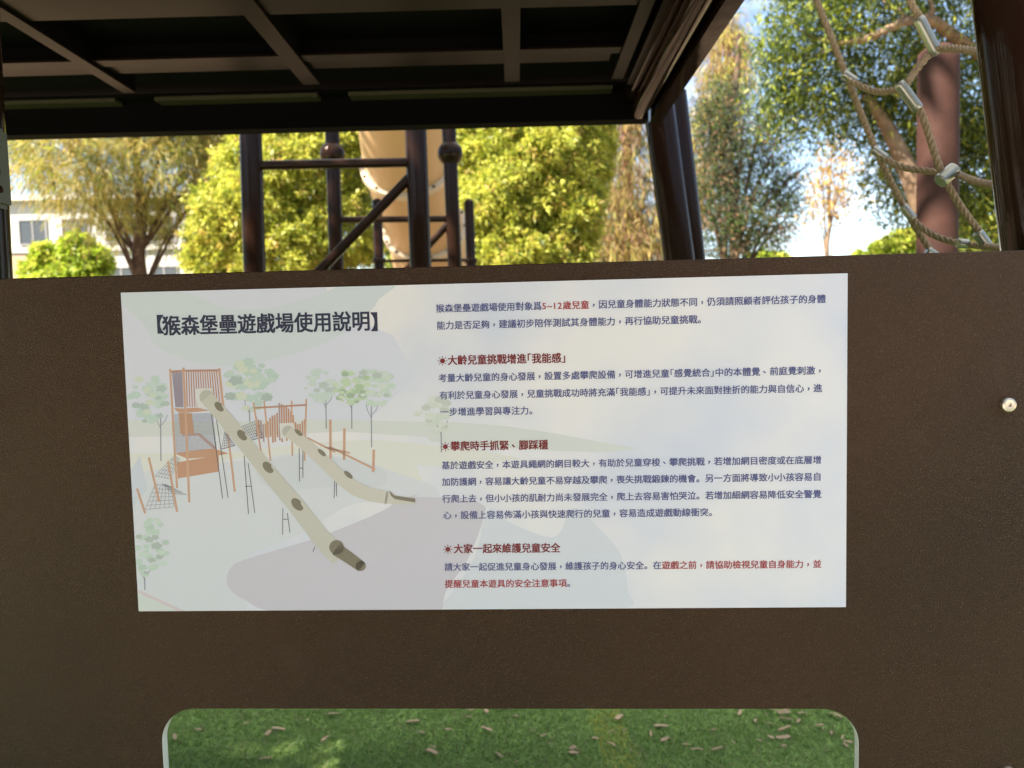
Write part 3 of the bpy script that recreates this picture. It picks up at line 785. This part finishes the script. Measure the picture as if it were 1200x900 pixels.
# ------------------------------------------------------------------ frames beyond the board
def frame_things():
    # ladder-like frame
    y = 3.55
    base = at(395, 315, y); base[2] = 0
    t = empty('climbing_frame', base); tag(t, 'dark brown steel frame of two posts with a rung and a diagonal brace', 'climbing frame')
    for a, b, yy in (((293.5, 150), (298.5, 316), y), ((487, 150), (493, 312), y)):
        lo, hi = post_line(a, b, yy, 0, 2.75)
        m = MB(); m.tube([lo-base, hi-base], .0495, 28); m.build('post', M_steel, t)
    m = MB(); m.tube([at(298, 194, y)-base, at(490, 190, y)-base], .0215, 20); m.build('rung', M_steel, t)
    A, B = at(484, 204, y), at(376, 316, y)
    m = MB(); m.tube([A-base, B + (B-A)*.75 - base], .0225, 20); m.build('brace', M_steel, t)
    # ball-topped posts
    y = 4.9
    base = at(455, 315, y); base[2] = 0
    t = empty('ball_post_frame', base); tag(t, 'brown steel frame whose two posts carry round balls, behind the climbing frame', 'post frame')
    for a, b, c, r in (((389, 150), (394.5, 316), (389.5, 181), .078), ((526, 150), (533, 312), (527.5, 180), .079)):
        lo, hi = post_line(a, b, y, 0, 3.1)
        m = MB(); m.tube([lo-base, hi-base], .045, 26); p = m.build('post', M_steel, t)
        m = MB(); m.sphere(at(*c, y)-base, r, 32, 18); m.build('ball', M_steel, p)
    m = MB(); m.tube([at(394, 257.5, y)-base, at(530, 256.5, y)-base], .020, 18); m.build('rail', M_steel, t)
    A, B = at(526, 262, y), at(484, 308, y)
    m = MB(); m.tube([A-base, B + (B-A)*1.2 - base], .022, 18); m.build('brace', M_steel, t)
    # low capped posts
    y = 6.6
    base = at(497, 315, y); base[2] = 0
    t = empty('low_post_rail', base); tag(t, 'short brown posts with collars joined by a thin rail near the tube slide', 'rail')
    for a, b, top in (((442, 240), (444.5, 316), 236), ((549.5, 240), (552, 312), 237)):
        lo, hi = post_line(a, b, y, 0, at(a[0], top, y)[2])
        m = MB(); m.tube([lo-base, hi-base, hi-base+(0, 0, .012), hi-base+(0, 0, .024)], [.041, .041, .034, .015], 24); p = m.build('post', M_steel, t)
        c = at(b[0]-.3, 305.5, y) - base
        m = MB(); m.tube([c-(0, 0, .022), c-(0, 0, .016), c+(0, 0, .016), c+(0, 0, .022)], [.044, .056, .056, .044], 24); m.build('collar', M_steel, p)
    m = MB(); m.tube([at(444, 306, y)-base, at(552, 304.5, y)-base], .014, 14); m.build('rail', M_steel, t)
frame_things()

def tube_slide():
    pts = [at(452, -40, 6.0), at(470, 90, 6.75), at(477, 192, 7.55), at(498, 268, 8.35), at(508, 325, 9.0), at(530, 372, 9.8)]
    end = pts[-1] + np.array((.15, 1.5, -.55))
    base = np.array((end[0], end[1], 0)); pts.append(end)
    t = empty('tube_slide', base); tag(t, 'big tan plastic tube slide with pale flanged joints descending behind the frames', 'slide')
    C = bezier(pts, 60); C = [c - base for c in C]; n = len(C); seg = (n-1)//6
    cuts = [0, 2*seg, 3*seg, 4*seg, n-1]; R = .415
    for i in range(4):
        c = C[cuts[i]:cuts[i+1]+1]; k = len(c)
        m = MB(); m.tube(c, [R*(1.0 - .018*math.cos(2*math.pi*j/(k-1))) for j in range(k)], 48, caps=False); m.build('tube_section', M_slide, t)
    for i in (1, 2, 3):
        c = C[cuts[i]]; d = unit(C[cuts[i]+1] - C[cuts[i]-1])
        m = MB(); m.tube([c-d*.030, c-d*.029, c+d*.029, c+d*.030], [R*.98, R*1.10, R*1.10, R*.98], 48, caps=False, smooth=False)
        f = m.build('flange', M_flange, t)
        ref = unit(np.cross(d, (0, 0, 1))); bi = np.cross(d, ref)
        for k in range(14):
            a = 2*math.pi*k/14; o = ref*math.cos(a) + bi*math.sin(a)
            q = c + o*R*1.05
            m = MB(); m.tube([q - d*.042, q + d*.042], .014, 8); m.build('flange_bolt', M_steel_far, f)
    # two legs under the run-out
    for p in (C[4*seg], C[n-3]):
        for sg in (-1, 1):
            m = MB(); m.tube([p + (sg*.40, 0, 0), (p[0]+sg*.62, p[1], 0)], .04, 14); m.build('support', M_steel_far, t)
tube_slide()

# ------------------------------------------------------------------ curled bits of bark on the turf
def chips():
    m1 = mat('dry_chip_pale', (0.75, 0.54, 0.36), 0.85, 0, 0.2, var=((0.46, 0.32, 0.20), 60, 0.35, 0.65))
    m2 = mat('dry_chip_tan', (0.62, 0.46, 0.28), 0.85, 0, 0.2, var=((0.34, 0.25, 0.16), 60, 0.35, 0.65))
    prot = []
    for k in range(7):
        rs = random.Random(k); L = rs.uniform(.7, 1.3); w = rs.uniform(.16, .42); bend = rs.uniform(-.25, .25); curl = rs.uniform(.0, .08)
        v = []; n = 7
        for i in range(n):
            a = i/(n-1) - .5; ww = w*(1 - 1.4*abs(a)**2.2)*rs.uniform(.65, 1.3)
            cx, cy, cz = a*L, bend*a*a, curl*(1 - 4*a*a) + .04
            v += [(cx, cy-ww/2, cz+.03), (cx, cy+ww/2, cz-.02), (cx, cy+ww/2, cz-.10), (cx, cy-ww/2, cz-.05)]
        f = []
        for i in range(n-1):
            for q in range(4): f.append((i*4+q, (i+1)*4+q, (i+1)*4+(q+1) % 4, i*4+(q+1) % 4))
        f += [(3, 2, 1, 0), (n*4-4, n*4-3, n*4-2, n*4-1)]
        b = MB(); b.add(v, f)
        o = b.build('bark_chip', m1 if k % 3 else m2)
        prot.append(o)
    def gp(x, y, x0, s): return (x0 + x*s, 810 + y*s)
    A = [gp(x, y, 180, .2333) for x, y in ((150, 118), (335, 142), (437, 147), (510, 147), (583, 160), (645, 118), (468, 188), (577, 238), (466, 286), (630, 215), (820, 118), (775, 172), (995, 215), (1090, 185), (862, 266))]
    B = [gp(x, y, 440, .25) for x, y in ((113, 187), (178, 166), (215, 220), (342, 205), (270, 288), (448, 112), (412, 132), (440, 148), (600, 98), (655, 142), (738, 212), (790, 235), (925, 292), (948, 300), (1000, 345), (1030, 247), (1105, 215), (1165, 208), (1105, 275), (1140, 145), (580, 326), (520, 118))]
    C = [gp(x, y, 720, .2583) for x, y in ((20, 142), (45, 202), (325, 268), (375, 292), (465, 288), (540, 258), (565, 95), (570, 122), (640, 160), (690, 132), (690, 98), (735, 112), (770, 122), (785, 105), (780, 150), (700, 172), (818, 103), (855, 125), (835, 160), (770, 195), (710, 235), (765, 236), (768, 275), (925, 95), (1005, 135), (1000, 183), (905, 185), (935, 180), (945, 195), (1070, 185), (1035, 235), (1060, 258), (1050, 272), (450, 200), (230, 245), (212, 182), (985, 215), (660, 250))]
    spots = A + B + C
    rs = random.Random(9)
    for i in range(14): spots.append((rs.uniform(200, 1000), rs.uniform(835, 905)))
    for i, (px, py) in enumerate(spots):
        g = on_ground(px, py)
        o = prot[i] if i < len(prot) else prot[i % len(prot)].copy()
        if i >= len(prot): COL.objects.link(o)
        s = rs.uniform(.019, .042) if rs.random() < .7 else rs.uniform(.008, .016)
        o.location = (g[0], g[1], .021); o.scale = (s, s*rs.uniform(.8, 1.3), s)
        o.rotation_euler = (rs.uniform(-.25, .25), rs.uniform(-.25, .25), rs.choice((rs.uniform(-.6, .6), rs.uniform(0, 6.28))))
        tag(o, 'dry tan chip of bark lying loose on the green turf below the window', 'bark chip', 'bark chips scattered on the turf')
chips()

# ------------------------------------------------------------------ building
def building():
    y = 52.0
    x0, x1 = at(-190, 300, y)[0], at(262, 300, y)[0]
    ztop = at(40, 236, y)[2]
    M_w = mat('white_render', (0.50, 0.49, 0.46), 0.85, 0, 0.2, bump=(3, 0.1, 0.02), var=((0.42, 0.41, 0.38), 0.5, 0.4, 0.7))
    M_t = mat('tan_tile', (0.42, 0.28, 0.18), 0.8, 0, 0.2)
    M_g = mat('dark_window_glass', (0.05, 0.055, 0.06), 0.1, 0, 0.6)
    M_fr = mat('window_frame_grey', (0.25, 0.24, 0.24), 0.5)
    t = empty('apartment_building', ((x0+x1)/2, y, 0)); tag(t, 'white low apartment building with dark windows behind the feathery tree', 'building')
    ox, oy = (x0+x1)/2, y
    w = x1 - x0
    b = MB(); b.box((-w/2, 0, 0), (w/2, 11, ztop)); b.build('wall', M_w, t)
    b = MB(); b.box((-w/2-.15, -.5, ztop+.002), (w/2+.15, 11.2, ztop+.35)); b.build('roof_edge', M_w, t)
    b = MB(); b.box((at(22, 300, y)[0]-ox-.9, -.12, .3), (at(22, 300, y)[0]-ox+.9, -.003, ztop-3.6)); b.build('tiled_bay', M_t, t)
    fl = 3.3; z = ztop - 2.9
    while z > .5:
        b = MB(); b.box((-w/2+.1, -.22, z-.52), (w/2-.1, -.004, z-.40)); b.build('string_course', M_w, t)
        nx = 9
        for i in range(nx):
            cx = -w/2 + w*(i+.5)/nx + .3
            f = MB()
            for lo, hi in (((-.95, -.10, 0), (-.87, -.005, 1.7)), ((.87, -.10, 0), (.95, -.005, 1.7)), ((-.87, -.10, 1.62), (.87, -.005, 1.7)), ((-.87, -.10, 0), (.87, -.005, .08)), ((-.04, -.08, .08), (.04, -.005, 1.62))):
                f.box((lo[0]+cx, lo[1], lo[2]+z), (hi[0]+cx, hi[1], hi[2]+z))
            wd = f.build('window', M_fr, t)
            g = MB(); g.box((cx-.87, -.05, z+.08), (cx-.04, -.006, z+1.62)); g.box((cx+.04, -.05, z+.08), (cx+.87, -.006, z+1.62)); g.build('pane', M_g, wd)
        z -= fl
building()

# ------------------------------------------------------------------ trees
def leaf_quads(base, d, side, L, Wd, droop=0.25):
    """diamond leaves; base, d (unit), side (unit): (n,3)"""
    L = L[:, None]; Wd = Wd[:, None]
    nrm = np.cross(d, side)
    mid = base + d*L*.45
    tip = base + d*L - np.array((0, 0, 1.0))*L*droop
    return np.stack([base, mid + side*Wd*.5 + nrm*L*.05, tip, mid - side*Wd*.5 + nrm*L*.05], 1)

def unit_rows(a): return a/np.maximum(np.linalg.norm(a, axis=1, keepdims=True), 1e-9)

def in_blobs(rng, blobs, n, shell):
    """points in a union of ellipsoids; shell in 0..1 pushes them to the surface"""
    vol = np.array([b[3]*b[4]*b[5] for b in blobs])**.67; vol = vol/vol.sum()
    k = rng.choice(len(blobs), n, p=vol)
    B = np.array(blobs)[k]
    d = unit_rows(rng.normal(size=(n, 3)))
    r = rng.random(n)**(1/3); r = shell*(.72 + .28*rng.random(n)) + (1-shell)*r
    r = r*(1 + .14*np.sin(5*d[:, 0] + 3*k) * np.sin(6*d[:, 2] + k) + .13*np.sin(11*d[:, 0] + 5*k) * np.sin(13*d[:, 2] + 2*k) * np.sin(9*d[:, 1] + k))
    r = np.where(rng.random(n) < .10, r*rng.uniform(1.0, 1.22, n), r)          # stray sprigs break the outline
    return B[:, :3] + d*r[:, None]*B[:, 3:6], d

def tree(name, cat, label, base, blobs, mats, probs, rosettes, per, L, Wd, style, trunk_top, r0, bark, seed, shell=.7, group=None, limbs=True, lean=(0, 0), hang=.25):
    rng = np.random.default_rng(seed)
    base = np.array((base[0], base[1], 0.0))
    t = empty(name, base); tag(t, label, cat, group)
    rel = [(b[0]-base[0], b[1]-base[1], b[2], b[3], b[4], b[5]) for b in blobs]
    # trunk and limbs
    m = MB(); top = np.array((lean[0], lean[1], trunk_top))
    pts = []; N = 9
    for i in range(N):
        a = i/(N-1); w = .06*trunk_top*.12
        pts.append(top*a + np.array((rng.normal()*w, rng.normal()*w, 0))*(0 < i < N))
    rr = [r0*(1.5 if i == 0 else 1.12 if i == 1 else 1 - .72*i/(N-1)) for i in range(N)]
    m.tube(bezier(pts, 32), np.interp(np.linspace(0, 1, len(bezier(pts, 32))), np.linspace(0, 1, N), rr).tolist(), 12)
    if limbs:
        for b in rel:
            c = np.array(b[:3]); a = np.clip((c[2]*.62)/trunk_top, .3, .97)
            s0 = np.array(pts[int(a*(N-1))]); mid = s0*.45 + c*.55 + np.array((0, 0, .12*np.linalg.norm(c-s0)))*(1 if hang < .5 else -.2)
            q = bezier([s0, mid, c + (c-s0)*.15], 14); rl = r0*(.20 if style == 'spray' else .34)
            m.tube(q, np.linspace(rl, rl*.22, len(q)).tolist(), 7)
            for _ in range(5):
                e = c + unit(rng.normal(size=3))*np.array(b[3:6])*.85; st = q[len(q)//2 + rng.integers(0, len(q)//2 - 1)]
                m.tube(bezier([st, (st+e)/2 + rng.normal(size=3)*.08*np.linalg.norm(e-st), e], 8), np.linspace(rl*.30, rl*.07, len(bezier([st, e, e+.01], 8))).tolist()[:len(bezier([st, (st+e)/2, e], 8))], 5)
    m.build('trunk', bark, t)
    # foliage
    P, D = in_blobs(rng, rel, rosettes, shell)
    n = rosettes*per
    if style == 'rosette':
        ax = unit_rows(D*.8 + np.array((0, -.25, .55)) + rng.normal(size=D.shape)*.35)
        A = np.repeat(ax, per, 0); C = np.repeat(P, per, 0)
        d = unit_rows(rng.normal(size=(n, 3)) + A*.55)
        base_ = C + d*.02
    elif style == 'loose':
        C = np.repeat(P, per, 0) + rng.normal(size=(n, 3))*L*1.5
        d = unit_rows(rng.normal(size=(n, 3)) + np.array((0, 0, -.25))); base_ = C
    else:                                           # hanging sprays
        C = np.repeat(P, per, 0)
        dirs = unit_rows(np.repeat(unit_rows(D*.7 + rng.normal(size=D.shape)*.5 + np.array((0, 0, -.15))), per, 0) + rng.normal(size=(n, 3))*.35)
        k = rng.random(n)
        base_ = C + dirs*(k*L*2.4)[:, None] + np.array((0, 0, -1.0))*(k*k*L*1.3)[:, None]
        if style == 'spray': d = unit_rows(dirs*.9 + np.array((0, 0, -.35)) + rng.normal(size=(n, 3))*.38)
        else: d = unit_rows(dirs*.5 + np.array((0, 0, -.8)) + rng.normal(size=(n, 3))*.28)
    side = unit_rows(np.cross(d, rng.normal(size=(n, 3))))
    V = leaf_quads(base_, d, side, L*rng.uniform(.7, 1.25, n), Wd*rng.uniform(.7, 1.2, n), hang)
    cl = np.repeat(rng.choice(len(mats), rosettes, p=probs), per)
    mi = np.where(rng.random(n) < .7, cl, rng.choice(len(mats), n, p=probs))
    quad_mesh('crown', V, mi, mats, t)
    return t

def leafm(name, c, tr=None, rough=.5):
    return mat(name, c, rough, 0, 0.4, transl=tr or tuple(1.1*x for x in c))
LM_y = leafm('leaf_yellow_green', (0.46, 0.48, 0.085), (0.58, 0.58, 0.09))
LM_g = leafm('leaf_fresh_green', (0.22, 0.27, 0.035), (0.33, 0.38, 0.04))
LM_d = leafm('leaf_deep_green', (0.065, 0.105, 0.022), (0.11, 0.17, 0.03))
LM_k = leafm('leaf_dark_green', (0.032, 0.055, 0.018), rough=.7)
LM_b = leafm('leaf_blue_green', (0.060, 0.080, 0.050), rough=.75)
LM_o = leafm('leaf_golden', (0.42, 0.32, 0.09), (0.50, 0.38, 0.09))
LM_r = leafm('leaf_orange', (0.52, 0.31, 0.11), (0.52, 0.32, 0.1))
LM_br = leafm('twig_brown', (0.27, 0.165, 0.095), rough=.8)
LM_ca = leafm('needle_olive', (0.27, 0.25, 0.07), (0.38, 0.34, 0.08))
LM_lime = leafm('leaf_lime', (0.30, 0.42, 0.045), (0.42, 0.55, 0.05))

def B(px, py, y, rx, rz=None, ry=None):
    c = at(px, py, y); k = y/F_PX
    return (c[0], c[1], c[2], rx*k, (ry or rx)*k, (rz or rx)*k)

def planting():
    g = 'trees beyond the play structure'
    # feathery tree, left
    y = 17; bs = at(166, 300, y)
    bl = [B(x, yy, y + dy, rx, rz) for x, yy, dy, rx, rz in ((165, 190, 0, 70, 50), (90, 180, -1, 55, 45), (235, 195, .6, 52, 48), (150, 120, .5, 80, 50), (55, 150, 0, 38, 40), (215, 130, 1, 60, 50),
                                                              (105, 235, -.6, 36, 30), (215, 255, 1, 36, 30), (150, 245, 1.5, 36, 28), (255, 215, 1, 34, 40), (270, 150, 1, 40, 40), (285, 175, 1, 30, 34), (30, 130, 0, 40, 40), (20, 190, 0, 22, 24), (160, 50, 0, 70, 45))]
    tree('feathery_tree', 'tree', 'feathery golden green tree with drooping sprays and a thick trunk at the left', bs, bl, [LM_ca, LM_o, LM_g, LM_d], [.42, .34, .14, .10],
         1900, 26, .20, .021, 'spray', at(166, 120, y)[2], .22, M_bark, 4, shell=.15, group=g, hang=.3)
    # bright shrub below it
    y = 21; bs = at(80, 310, y)
    tree('lime_shrub', 'shrub', 'bright lime green shrub below the feathery tree in front of the white building', bs, [B(x, yy, y, r, rz) for x, yy, r, rz in ((58, 304, 20, 20), (92, 296, 20, 24), (112, 308, 18, 20), (44, 318, 18, 14), (80, 335, 46, 26))],
         [LM_lime, LM_g, LM_y], [.5, .3, .2], 1300, 9, .20, .09, 'rosette', at(80, 300, y)[2], .12, M_bark, 6, shell=.5)
    # two big broadleaf trees
    y = 14
    bl = [B(x, yy, y + dy, r, rz) for x, yy, dy, r, rz in ((335, 215, 0, 78, 70), (285, 255, -.6, 62, 50), (262, 300, -.4, 45, 40), (390, 180, .2, 62, 60), (395, 270, 0, 58, 50), (340, 140, .4, 75, 60), (430, 160, 1, 46, 44), (330, 300, -.6, 60, 45), (300, 190, -.2, 40, 40))]
    tree('broadleaf_tree', 'tree', 'dense yellow green broadleaf tree behind the left post of the climbing frame', at(345, 315, y), bl, [LM_y, LM_g, LM_d, LM_o], [.56, .30, .06, .08],
         15000, 9, .118, .036, 'rosette', at(345, 190, y)[2], .28, M_bark, 12, shell=.72, group=g)
    y = 13.4
    bl = [B(x, yy, y + dy, r, rz) for x, yy, dy, r, rz in ((620, 200, 0, 80, 70), (580, 250, -.5, 60, 55), (660, 250, -.3, 48, 52), (560, 180, .2, 52, 55), (672, 180, .2, 46, 50), (620, 130, .3, 80, 55), (600, 305, -.6, 62, 42), (655, 305, -.4, 40, 36), (545, 300, 0, 44, 40), (694, 150, .4, 26, 30), (700, 200, .2, 16, 22), (686, 225, 0, 20, 18), (676, 285, 0, 18, 16), (706, 175, .3, 12, 14))]
    tree('broadleaf_tree', 'tree', 'dense yellow green broadleaf tree filling the gap right of the tube slide', at(615, 315, y), bl, [LM_y, LM_g, LM_d, LM_o], [.54, .30, .07, .09],
         15000, 9, .118, .036, 'rosette', at(615, 190, y)[2], .28, M_bark, 13, shell=.72, group=g)
    # brown dry conifer behind the corner post
    y = 19
    bl = [B(x, yy, y, r, rz) for x, yy, r, rz in ((735, 180, 20, 60), (752, 230, 24, 50), (715, 250, 22, 45), (742, 290, 36, 36), (728, 120, 22, 50), (765, 285, 22, 40), (705, 290, 24, 30))]
    tree('dry_conifer', 'tree', 'thin brown conifer with a reddish bare trunk just left of the corner post', at(737, 310, y), bl, [LM_br, LM_o, LM_d, LM_ca], [.40, .2, .2, .2],
         800, 20, .24, .022, 'hang', at(733, 60, y)[2], .17, M_barkred, 15, shell=.1, group=g)
    # dark upright evergreen right of the corner post
    y = 17
    bl = [B(x, yy, y + dy, r, rz) for x, yy, dy, r, rz in ((858, 250, 0, 44, 34), (880, 210, .5, 40, 30), (845, 195, 0, 32, 34), (870, 160, 0, 40, 26), (852, 120, 0, 28, 28), (905, 225, .8, 26, 22), (840, 280, -.3, 40, 30), (890, 275, .2, 34, 26), (908, 180, .3, 26, 20), (922, 240, .4, 22, 18), (912, 270, .4, 20, 16), (895, 145, .3, 20, 18), (938, 205, .5, 14, 12), (826, 235, 0, 22, 30), (832, 140, 0, 22, 26))]
    tree('dark_evergreen', 'tree', 'tall dark blue green evergreen with sky showing through right of the corner post', at(862, 305, y), bl, [LM_b, LM_k, LM_d, LM_br], [.38, .26, .24, .12],
         860, 18, .105, .034, 'loose', at(858, 40, y)[2], .17, M_bark, 17, shell=.2, group=g)
    y = 18.5
    bl = [B(x, yy, y, r, rz) for x, yy, r, rz in ((852, 60, 16, 30), (846, 100, 20, 30), (830, 150, 20, 36), (822, 210, 18, 40), (858, 30, 9, 22))]
    tree('dry_conifer', 'tree', 'thin brown tipped conifer rising above the dark evergreen tree', at(850, 305, y), bl, [LM_br, LM_o, LM_ca, LM_y], [.45, .2, .25, .1],
         560, 18, .22, .022, 'hang', at(853, 20, y)[2], .12, M_bark, 18, shell=.1, group=g)
    # sparse orange tree
    y = 24
    bl = [B(x, yy, y, r, rz) for x, yy, r, rz in ((970, 215, 26, 22), (990, 190, 18, 18), (958, 245, 20, 14), (985, 235, 18, 16), (962, 190, 12, 14), (975, 165, 10, 8))]
    tree('sparse_tree', 'tree', 'sparse orange leaved young tree seen against the sky under the big branch', at(970, 305, y), bl, [LM_r, LM_o, LM_br], [.5, .35, .15],
         140, 7, .16, .07, 'loose', at(974, 215, y)[2], .11, M_barkpale, 19, shell=.1, group=g)
    # big spreading tree, upper right
    y = 9.5
    bl = [B(x, yy, y + dy, r, rz) for x, yy, dy, r, rz in ((950, 30, .2, 50, 36), (1010, 10, 0, 60, 38), (960, 100, .6, 52, 34), (1040, 80, .6, 52, 42), (1110, 30, .4, 62, 40), (1000, 140, 1, 40, 26), (1060, 150, 1, 46, 40), (1140, 110, .8, 50, 60), (1145, 200, 1, 44, 62),
                                                              (1150, 280, 1.2, 44, 46), (1210, 160, 1, 60, 120), (930, 90, .4, 34, 26), (905, 120, .5, 26, 20), (935, 150, .6, 26, 20), (905, 60, .4, 26, 22), (1080, 110, .8, 40, 36), (1115, 150, 1.2, 40, 40), (1035, 205, 1.2, 26, 26), (1060, 245, 1.4, 26, 22), (1090, 200, 1.5, 40, 60), (1000, -70, 0, 110, 60), (1150, -70, 0, 110, 60))]
    t = tree('spreading_tree', 'tree', 'big spreading green tree with a pale lit branch at the upper right', at(1095, 310, y + 1), bl, [LM_d, LM_g, LM_y, LM_k], [.50, .26, .06, .18],
         4600, 12, .095, .027, 'loose', at(1080, 60, y + 1)[2], .26, M_barkpale, 23, shell=.45, group=g, limbs=False)
    m = MB(); base = np.array(t.location)
    def limb(p, r0, r1, n=30):
        q = bezier([at(x, yy, y + d) for x, yy, d in p], n); m.tube([k - base for k in q], np.linspace(r0, r1, len(q)).tolist(), 10)
    limb([(1165, 75, .4), (1115, 40, 0), (1090, 23, -.25), (1062, 25, -.35), (1045, 32, -.4), (1018, 44, -.3), (988, 50, -.1), (962, 47, .1), (938, 36, .2), (925, 20, .3)], .075, .010, 50)
    limb([(1064, 24, -.35), (1052, 12, -.3), (1040, 6, -.2), (1028, -12, 0)], .035, .014, 14)
    limb([(1090, 22, -.25), (1092, 8, -.3), (1084, -12, -.2)], .04, .02, 12)
    limb([(988, 50, -.1), (965, 62, .1), (940, 66, .3), (915, 80, .5)], .022, .007, 14)
    limb([(1018, 44, -.3), (1000, 34, -.1), (985, 20, .1)], .016, .006, 12)
    limb([(1042, 150, .9), (1050, 110, .8), (1062, 70, .7)], .04, .015, 12)
    limb([(1020, 125, .9), (1000, 90, .8), (975, 75, .7)], .04, .012, 12)
    q = bezier([at(1100, 300, y + .8), at(1070, 215, y + .6), at(1040, 150, y + .6), at(1012, 110, y + .5)], 20); m.tube([p - base for p in q], np.linspace(.16, .05, len(q)).tolist(), 12)
    m.build('branch', M_barkpale, t)
    # unseen tall tree added left of the playground to shade frames, slide and turf
    bl = [(x + .3*math.sin(3*yy), yy, 7.2 + .6*math.sin(x*2 + yy), 1.9, 1.9, 1.1) for x in (-8.2, -6.4, -4.7, -2.9) for yy in (-4.4, -2.2, .1, 2.4, 4.7, 7.0) if not (x > -4 and yy > 2.5)] + [(-6.9, -1.3, 7.4, 1.4, 1.3, .9), (-7.2, -1.9, 6.5, 1.3, 1.2, .8), (-6.6, -2.2, 6.3, 1.1, 1.0, .7), (-6.3, -1.5, 6.2, 1.1, 1.0, .7), (-5.7, -1.9, 6.0, 1.1, 1.0, .6), (-7.2, -3.2, 7.2, 1.4, 1.3, .9), (-3.6, -1.2, 7.3, 1.4, 1.4, .9), (-3.7, -2.1, 6.9, 1.2, 1.1, .8)]
    tree('added_shade_tree', 'tree', 'unseen tall broad tree added left of the playground to shade the frames', (-9.0, 2.5), bl, [LM_d, LM_g, LM_k], [.4, .35, .25],
         2600, 9, .22, .09, 'rosette', 7.0, .32, M_bark, 61, shell=.2, group=g)
    # unseen tree belt added around the viewer to darken reflections in the posts
    rng = np.random.default_rng(77); n = 46000
    k = rng.integers(0, 11, n); cx = -27 + 5.4*k + rng.normal(size=n)*.2
    d = unit_rows(rng.normal(size=(n, 3))); r = .75 + .25*rng.random(n)
    side_ = rng.integers(0, 4, n)
    P = np.stack([cx + d[:, 0]*3.2*r, -20 + 1.5*np.sin(k*2.1) + d[:, 1]*2.5*r, np.maximum(3.6 + np.sin(k*1.7) + d[:, 2]*3.7*r, .05)], 1)
    q = side_ == 0; P[q] = np.stack([-24 + 0*P[q][:, 0] + (P[q][:, 1] + 20), P[q][:, 0]*.75 - 2, P[q][:, 2]*1.15], 1)
    q = side_ == 1; P[q] = np.stack([25 + (P[q][:, 1] + 20), P[q][:, 0]*.62 - 3, P[q][:, 2]*1.15], 1)
    dd = unit_rows(rng.normal(size=(n, 3))); sd = unit_rows(np.cross(dd, rng.normal(size=(n, 3))))
    tag(quad_mesh('added_wood', leaf_quads(P, dd, sd, rng.uniform(.4, .7, n), rng.uniform(.2, .35, n)), rng.choice(2, n, p=[.8, .2]), [LM_k, LM_d]), 'unseen belt of dark leafy trees added around and behind the viewer for reflections', 'added_wood', kind='stuff')
    # low bushes
    y = 26
    tree('low_bush', 'shrub', 'low yellow green bush on the horizon below the orange tree', at(1035, 300, y), [B(x, yy, y, r, rz) for x, yy, r, rz in ((1042, 292, 17, 12), (1060, 284, 18, 15), (1016, 302, 16, 8), (900, 306, 26, 8), (1045, 325, 40, 16))],
         [LM_y, LM_lime, LM_g], [.4, .3, .3], 900, 8, .26, .11, 'rosette', at(1035, 295, y)[2], .1, M_bark, 27, shell=.5)
    # background trees seen between the others
    y = 30
    for i, (px, lab) in enumerate(((500, 'pale distant tree glimpsed behind the tube slide'), (700, 'distant tree glimpsed between the broadleaf tree and the brown conifer'), (1150, 'distant dark tree behind the spreading tree at the right edge'))):
        tree('distant_tree', 'tree', lab, at(px, 312, y), [B(px + dx, yy, y, r, r*.8) for dx, yy, r in ((0, 250, 46), (-30, 285, 36), (32, 280, 36), (5, 320, 60))], [LM_d, LM_g, LM_ca], [.4, .35, .25],
             900, 8, .30, .12, 'rosette', at(px, 260, y)[2], .2, M_bark, 40 + i, shell=.6, group=g)
planting()
